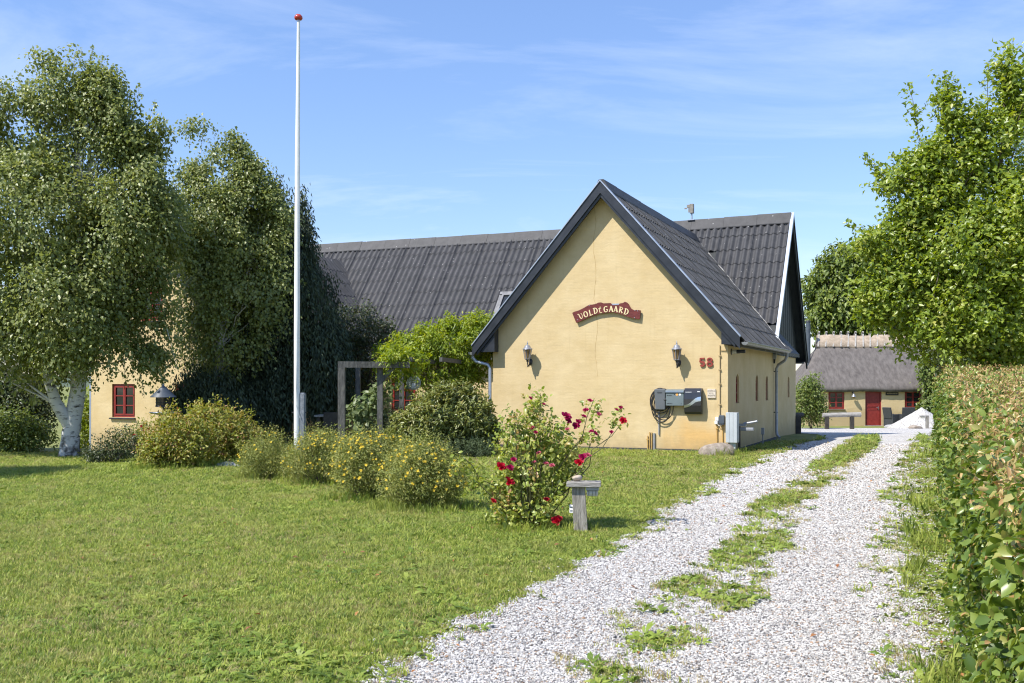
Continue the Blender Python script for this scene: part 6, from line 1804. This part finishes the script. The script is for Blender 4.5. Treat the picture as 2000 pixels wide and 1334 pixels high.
for i, (px, z_, lab) in enumerate(((655, 24.3, 'dark garden chair at the left of the shaded table'), (712, 24.3, 'dark garden chair at the right of the shaded table'))):
    b3 = W(px, 872, z_); b3.z = gf(b3.x, b3.y)
    t = thing('garden_chair', lab, 'chair', b3, math.pi, 'chairs at the shaded table')
    mb = MB(); mb.cbox(-.24, .24, -.24, .24, .40, .45, .01); mb.build('seat', 'dark_wood', t)
    mb = MB(); mb.cbox(-.24, .24, .24, .29, .46, .92, .015); mb.build('backrest', 'dark_wood', t)
    for x_ in (-.2, .2):
        for y_ in (-.2, .2): mb = MB(); mb.box(x_ - .025, x_ + .025, y_ - .025, y_ + .025, -.03, .40); mb.build('leg', 'dark_wood', t)
q = W(808, 748, 23.6)
t = thing('globe_lantern', 'round grey wire globe lantern hanging below the wisteria', 'lantern', q)
R_ = .165
mb = MB()
for k in range(8):
    a = math.pi * k / 8; mb.tube([(R_ * math.cos(a) * math.cos(s), R_ * math.sin(a) * math.cos(s), R_ * math.sin(s)) for s in [2 * math.pi * i / 24 for i in range(25)]], .0055, 5)
for k in range(-3, 4):
    z = R_ * k / 4; r = math.sqrt(R_ * R_ - z * z); mb.tube([(r * math.cos(s), r * math.sin(s), z) for s in [2 * math.pi * i / 24 for i in range(25)]], .0055, 5)
mb.build('wire_globe', 'cabinet_grey', t)
mb = MB(); mb.lathe([(.0, -.15), (.06, -.14), (.055, -.02), (.02, .0), (0, .0)], 14); mb.build('candle_glass', 'sticker_white', t)
mb = MB(); mb.tube([(0, 0, R_), (0, 0, R_ + .45)], .005, 5); mb.build('cord', 'iron', t)

# little lamp post with a stone on top
b = G(1135, 1037); zf = b.y
t = thing('lamp_post', 'short weathered timber post with plank top and lamp in the lawn', 'lamp post', b, -.10)
s_ = zf / F
mb = MB()
w0, w1, tz = .075, .070, .49
mb.add([(-w0, -w0, -.05), (w0, -w0, -.05), (w0, w0, -.05), (-w0, w0, -.05), (-w1 - .03, -w1, tz), (w1 - .03, -w1, tz), (w1 - .03, w1, tz), (-w1 - .03, w1, tz)], [(0, 3, 2, 1), (4, 5, 6, 7), (0, 1, 5, 4), (1, 2, 6, 5), (2, 3, 7, 6), (3, 0, 4, 7)])
mb.build('post', 'old_wood', t)
mb = MB(); mb.cbox(-.155, .215, -.12, .12, tz + .001, tz + .052, .006); mb.build('plank', 'old_wood_flat', t)
mb = MB(); mb.cbox(.052, .195, -.075, .075, tz - .042, tz - .001, .008); lh = mb.build('lamp_holder', 'pipe_grey', t)
mb = MB(); mb.cbox(.060, .185, -.065, .065, tz - .105, tz - .043, .022); mb.build('lens', 'lamp_lens', lh)
mb = MB()
for x_ in (.085, .122, .160): mb.tube([(x_, -.070, tz - .04), (x_, -.069, tz - .09), (x_, -.03, tz - .112)], .0022, 5)
mb.build('wire_guard', 'iron', lh)
mb = MB(); mb.cbox(-.125, -.083, -.05, .03, .20, .285, .006); so = mb.build('socket', 'sticker_white', t)
mb = MB(); mb.box(-.118, -.092, -.0515, -.0503, .255, .268); mb.box(-.118, -.092, -.0515, -.0503, .218, .231); mb.build('flap', 'box_slate', so)
mb = MB(); mb.rock((.062, .05, .038), 21, (0, 0, 0), sub=3); o = mb.build('stone', 'pale_stone', None, b + Vector((-.048, .0, tz + .088))); props(o, 'smooth pale stone resting on the plank of the lamp post', 'stone')

# ------------------------------------------------------------------ thatched cottage at the end of the drive
zc = 52.7
def CX(px): return (px - 1000) / F * zc
def CZ(py): return EYE - (py - HZ) / F * zc
gc = gf(20, zc)
ct = thing('thatched_cottage', 'low yellow cottage with grey thatched roof and red door', 'cottage', (0, zc, 0))
cw = [(CX(1618), CX(1649.5), CZ(799), CZ(764)), (CX(1767), CX(1800), CZ(798), CZ(763))]
cd = (CX(1690), CX(1722), gc - .05, CZ(760))
mb = MB()
wall_face(mb, lambda u, z, d: (u, d, z), CX(1586), CX(1850), gc - .3, CZ(757), cw + [cd], (), .16)
wall_face(mb, lambda u, z, d: (CX(1586) + d, u, z), 0, 5.0, gc - .3, CZ(757))
mb.build('wall', 'wall', ct)
for h in cw: window(ct, *h, 0.0, rows=3, frame=.07)
mb = MB(); a, b_, z0, z1 = cd
mb.box(a, a + .07, .06, .15, z0, z1); mb.box(b_ - .07, b_, .06, .15, z0, z1); mb.box(a + .07, b_ - .07, .06, .15, z1 - .07, z1); dr_ = mb.build('door', 'red_paint', ct)
mb = MB(); A_, B_ = a + .074, b_ - .074
mb.box(A_, B_, .10, .14, z0 + .02, z1 - .074)
for (za, zb_) in ((z0 + .08, z0 + .95), (z0 + 1.03, z0 + 1.15), (z0 + 1.23, z1 - .14)):
    mb.box(A_ + .03, A_ + .09, .085, .0995, za, zb_); mb.box(B_ - .09, B_ - .03, .085, .0995, za, zb_); mb.box(A_ + .092, B_ - .092, .086, .0994, zb_ - .05, zb_); mb.box(A_ + .092, B_ - .092, .086, .0994, za, za + .05)
mb.build('leaf_panel', 'red_paint', dr_)
mb = MB(); mb.box(B_ - .10, B_ - .075, .05, .085, z0 + .92, z0 + 1.08); mb.tube([(B_ - .087, .045, z0 + 1.02), (B_ - .20, .045, z0 + 1.02)], .013, 6); mb.build('handle', 'steel', dr_)
mb = MB(); mb.box(a - .05, b_ + .05, -.1, .14, gc - .1, z0 + .07); mb.build('step', 'slab_stone', ct)
# roof: thick thatch, rounded edges, hipped a little at the left end
ze, zr_ = CZ(762) + .17, EYE + 92 / F * 55.2
xl0, xl1, xr1 = CX(1566), (1599 - 1000) / F * 55.2, CX(1856)
nU, nV = 60, 22
vs = []; fs = []
rn = random.Random(8)
for j in range(nV + 1):
    v = j / nV
    yy = -.22 + v * 2.75; zz = ze - .06 + (zr_ - ze) * v + .10 * math.sin(math.pi * min(1, v * 1.0))
    if j == 0: zz += .0
    for i in range(nU + 1):
        u = i / nU
        x = (xl0 + (xl1 - xl0) * v) * (1 - u) + xr1 * u
        e = .14 * max(0, 1 - u * 22) ** 2
        vs.append((x, yy + e * .6, zz - e + rn.uniform(-.012, .012) + .02 * math.sin(x * 2.1 + v * 5)))
W1 = nU + 1
fs += [(j * W1 + i, j * W1 + i + 1, (j + 1) * W1 + i + 1, (j + 1) * W1 + i) for j in range(nV) for i in range(nU)]
k = len(vs)
for i in range(nU + 1):                       # cut eave underside
    x, y_, z = vs[i]; vs.append((x, y_ + .04, z - .20)); 
for i in range(nU + 1):
    x, y_, z = vs[i]; vs.append((x, y_ + .45, z - .10))
fs += [(k + i, k + i + 1, i + 1, i) for i in range(nU)] + [(k + W1 + i, k + W1 + i + 1, k + i + 1, k + i) for i in range(nU)]
k2 = len(vs)
for j in range(nV + 1):                       # left end slopes back
    x, y_, z = vs[j * W1]; vs.append((x + .35, 5.4 - (y_), z - .0))
fs += [(j * W1, (j + 1) * W1, k2 + j + 1, k2 + j) for j in range(nV)]
k3 = len(vs)
for j in (0, nV):
    pass
mb = MB(); mb.add(vs, fs, True)
mb.prism_yz([(2.53, zr_ + .03), (5.5, ze - .1), (5.5, ze - .35), (2.53, zr_ - .3)], xl1, xr1)
roof_c = mb.build('roof', 'thatch', ct)
mb = MB(); vs = []; fs = []
prof = [(-.62, -.62), (-.66, -.54), (-.3, -.10), (-.12, .06), (.0, .10), (.14, .06), (.6, -.5)]
nU = 48; x0r, x1r = xl1 - .12, xr1
for i in range(nU + 1):
    x = x0r + (x1r - x0r) * i / nU; w_ = .03 * math.sin(x * 2.2) + rn.uniform(-.015, .015)
    for y_, z in prof: vs.append((x - (.3 * (-y_) if i == 0 else 0), 2.53 + y_, zr_ + z + w_))
m_ = len(prof)
fs = [(i * m_ + j, (i + 1) * m_ + j, (i + 1) * m_ + j + 1, i * m_ + j + 1) for i in range(nU) for j in range(m_ - 1)] + [tuple(range(m_ - 1, -1, -1))]
mb.add(vs, fs, True); ridge = mb.build('ridge', 'thatch_ridge', roof_c)
for i in range(18):
    px = 1598.5 + i * 14.3; x = (px - 1000) / F * 55.0
    mb = MB(); mb.beam((x - .14 + rn.uniform(-.03, .03), 2.53 - .70, zr_ - .58), (x + .16, 2.53 + .12, zr_ + .30), .075, .065); mb.beam((x + .10, 2.53 + .62, zr_ - .45), (x + .075, 2.53 - .08, zr_ + .29), .07, .06); mb.build('ridge_timber', 'old_wood_flat', roof_c)
t = thing('wall_lantern', 'small dark lantern with bell shade between cottage window and door', 'lantern', (CX(1665), zc, CZ(772)))
mb = MB(); mb.lathe([(.12, -.08), (.11, -.05), (.06, .03), (.03, .08), (0, .1)], 12, (0, -.2, 0)); mb.build('shade', 'lamp_roof', t)
mb = MB(); mb.lathe([(0, -.17), (.05, -.16), (.06, -.081)], 10, (0, -.2, 0)); mb.build('glass', 'glass_amber', t)
mb = MB(); mb.tube([(0, -.01, .17), (0, -.16, .2), (0, -.2, .1)], .014, 6); mb.box(-.04, .04, -.03, -.001, .1, .24); mb.build('arm', 'iron', t)
t = thing('name_plate', 'small dark plate with pale lettering right of the cottage door', 'sign', (CX(1742), zc, CZ(768.5)))
mb = MB(); mb.cbox(-.34, .34, -.04, -.002, -.10, .10, .01); mb.build('board', 'dark_wood', t)
mb = MB(); pts = [(-.27 + .54 * i / 20, (.03 if i % 2 else -.03) * rn.uniform(.5, 1.1), 1) for i in range(21)]; ribbon(mb, pts, .012, -.046, -.041); mb.build('lettering', 'letter_cream', t)
t = thing('flue_pipe', 'tall dark flue pipe rising between farmhouse and cottage', 'flue', W(1578.5, 835, 54.5).xy.to_3d() + Vector((0, 0, gf(16, 54))))
zz = EYE + (750 - 626) / F * 54.5 - t.location.z
mb = MB(); mb.tube([(0, 0, 0), (0, 0, zz - .1)], .125, 14); mb.build('pipe', 'box_slate', t)
mb = MB(); mb.lathe([(.128, 0), (.14, .01), (.14, .06), (.1, .1), (0, .11)], 14, (0, 0, zz - .1)); mb.build('cap', 'iron', t)

# log rail, chairs, gravel heap
zl = 44.0
b = W(1640, 835, zl); b.z = gf(b.x, b.y)
t = thing('log_rail', 'horizontal dark log rail on short posts before the cottage', 'rail', b)
zz = EYE - 61 / F * zl - b.z
mb = MB(); mb.tube([(W(1607, 0, zl).x - b.x, 0, zz), (W(1681, 0, zl).x - b.x, 0, zz + .03)], [.10, .11], 12); mb.build('log', 'old_wood_flat', t)
for px in (1615, 1664):
    x = W(px, 0, zl).x - b.x; mb = MB(); mb.box(x - .075, x + .075, -.09, .09, -.1, zz - .06); mb.build('post', 'dark_wood', t)
zl = 35.6
b = W(1559, 850, zl); b.z = gf(b.x, b.y)
t = thing('log_rail', 'dark rail on a thick post at the rear corner of the farmhouse', 'rail', b)
zz = EYE - 60 / F * zl - b.z
mb = MB(); mb.box(-.10, .08, -.09, .09, -.1, zz - .05); mb.build('post', 'dark_wood', t)
mb = MB(); mb.tube([(-.16, 0, zz), (.30, .5, zz - .01)], .075, 10); mb.build('log', 'dark_wood', t)
for px, z_, rz_, lab in ((1744, 50.6, 1.9, 'left dark wicker chair seen from the side by the cottage wall'), (1771, 50.2, 3.0, 'right dark wicker chair with its back towards the drive')):
    b = W(px, 838, z_); b.z = gf(b.x, b.y)
    t = thing('wicker_chair', lab, 'chair', b, rz_, 'wicker chairs by the cottage')
    mb = MB(); mb.cbox(-.29, .29, -.28, .28, .05, .45, .03); mb.build('seat', 'wicker', t)
    mb = MB(); mb.prism_yz([(.24, .44), (.31, .44), (.42, .98), (.36, 1.0)], -.30, .30); mb.build('backrest', 'wicker', t)
    for x_ in (-.31, .31): mb = MB(); mb.cbox(x_ - .04, x_ + .04, -.30, .30, .05, .66, .02); mb.build('armrest', 'wicker', t)
b = W(1800, 836, 50.0); b.z = gf(b.x, b.y)
t = thing('wicker_table', 'dark wicker table half hidden behind the gravel heap', 'table', b)
mb = MB(); mb.cbox(-.5, .5, -.4, .4, .68, .73, .01); mb.build('tabletop', 'wicker', t)
for x_ in (-.44, .44):
    for y_ in (-.34, .34): mb = MB(); mb.box(x_ - .04, x_ + .04, y_ - .04, y_ + .04, 0, .679); mb.build('leg', 'wicker', t)
zl = 47.8; b = W(1800, 838, zl); b.z = gf(b.x, b.y)
mb = MB(); n = 40; rings = 16; vs = [(0, 0, 1.0)]; fs = []
for j in range(1, rings + 1):
    for i in range(n):
        a = 2 * math.pi * i / n; q = j / rings
        r = q * (1.62 + .12 * math.sin(a * 3 + 1)); zz = .98 * (1 - q) ** 1.05 + rn.uniform(-.012, .012) if j < rings else -.06
        vs.append((r * math.cos(a), r * math.sin(a) * .8, zz))
fs += [(0, 1 + i, 1 + (i + 1) % n) for i in range(n)]
fs += [(1 + (j - 1) * n + i, 1 + j * n + i, 1 + j * n + (i + 1) % n, 1 + (j - 1) * n + (i + 1) % n) for j in range(1, rings) for i in range(n)]
mb.add(vs, fs, True); o = mb.build('gravel_heap', 'gravel', None, b); props(o, 'pale heap of spare gravel tipped before the cottage', 'gravel heap')
zl = 45.5; b = W(1811, 838, zl); b.z = gf(b.x, b.y)
t = thing('lamp_post', 'small pale post with short arm in front of the gravel heap', 'post', b)
mb = MB(); mb.box(-.06, .06, -.06, .06, -.05, .56); mb.build('post', 'old_wood', t)
mb = MB(); mb.box(-.34, .07, -.07, .07, .561, .61); mb.build('arm', 'old_wood_flat', t)
mb = MB(); mb.cbox(-.32, -.12, -.05, .05, .47, .559, .02); mb.build('lamp', 'lamp_lens', t)
b = W(1788, 842, 45.2); b.z = gf(b.x, b.y)
mb = MB(); mb.rock((.32, .26, .18), 31, (0, 0, .03)); o = mb.build('boulder', 'stone', None, b); props(o, 'dark half buried boulder at the foot of the gravel heap', 'boulder')
b = W(1738, 834, 48.5); b.z = gf(b.x, b.y)
mb = MB(); mb.rock((.30, .2, .14), 33, (0, 0, .02)); o = mb.build('boulder', 'slab_stone', None, b); props(o, 'grey stone in the grass just right of the red cottage door', 'stone')

# far hills beyond the garden
mb = MB(); vs = []; n = 60
for i in range(n + 1):
    x = -900 + 1800 * i / n; hgt = 9 + 7 * math.sin(i * .31) + 4 * math.sin(i * .83 + 2)
    vs += [(x, 700, -3), (x, 760, hgt), (x, 1000, hgt + 4)]
mb.add(vs, [q for i in range(n) for q in ((3 * i, 3 * i + 3, 3 * i + 4, 3 * i + 1), (3 * i + 1, 3 * i + 4, 3 * i + 5, 3 * i + 2))], True)
M('far_wood', (0.05, 0.075, 0.045), (0.09, 0.11, 0.06), .02, 1.0)
o = mb.build('hills', 'far_wood'); props(o, 'low wooded hills on the far horizon', None, None, 'structure')
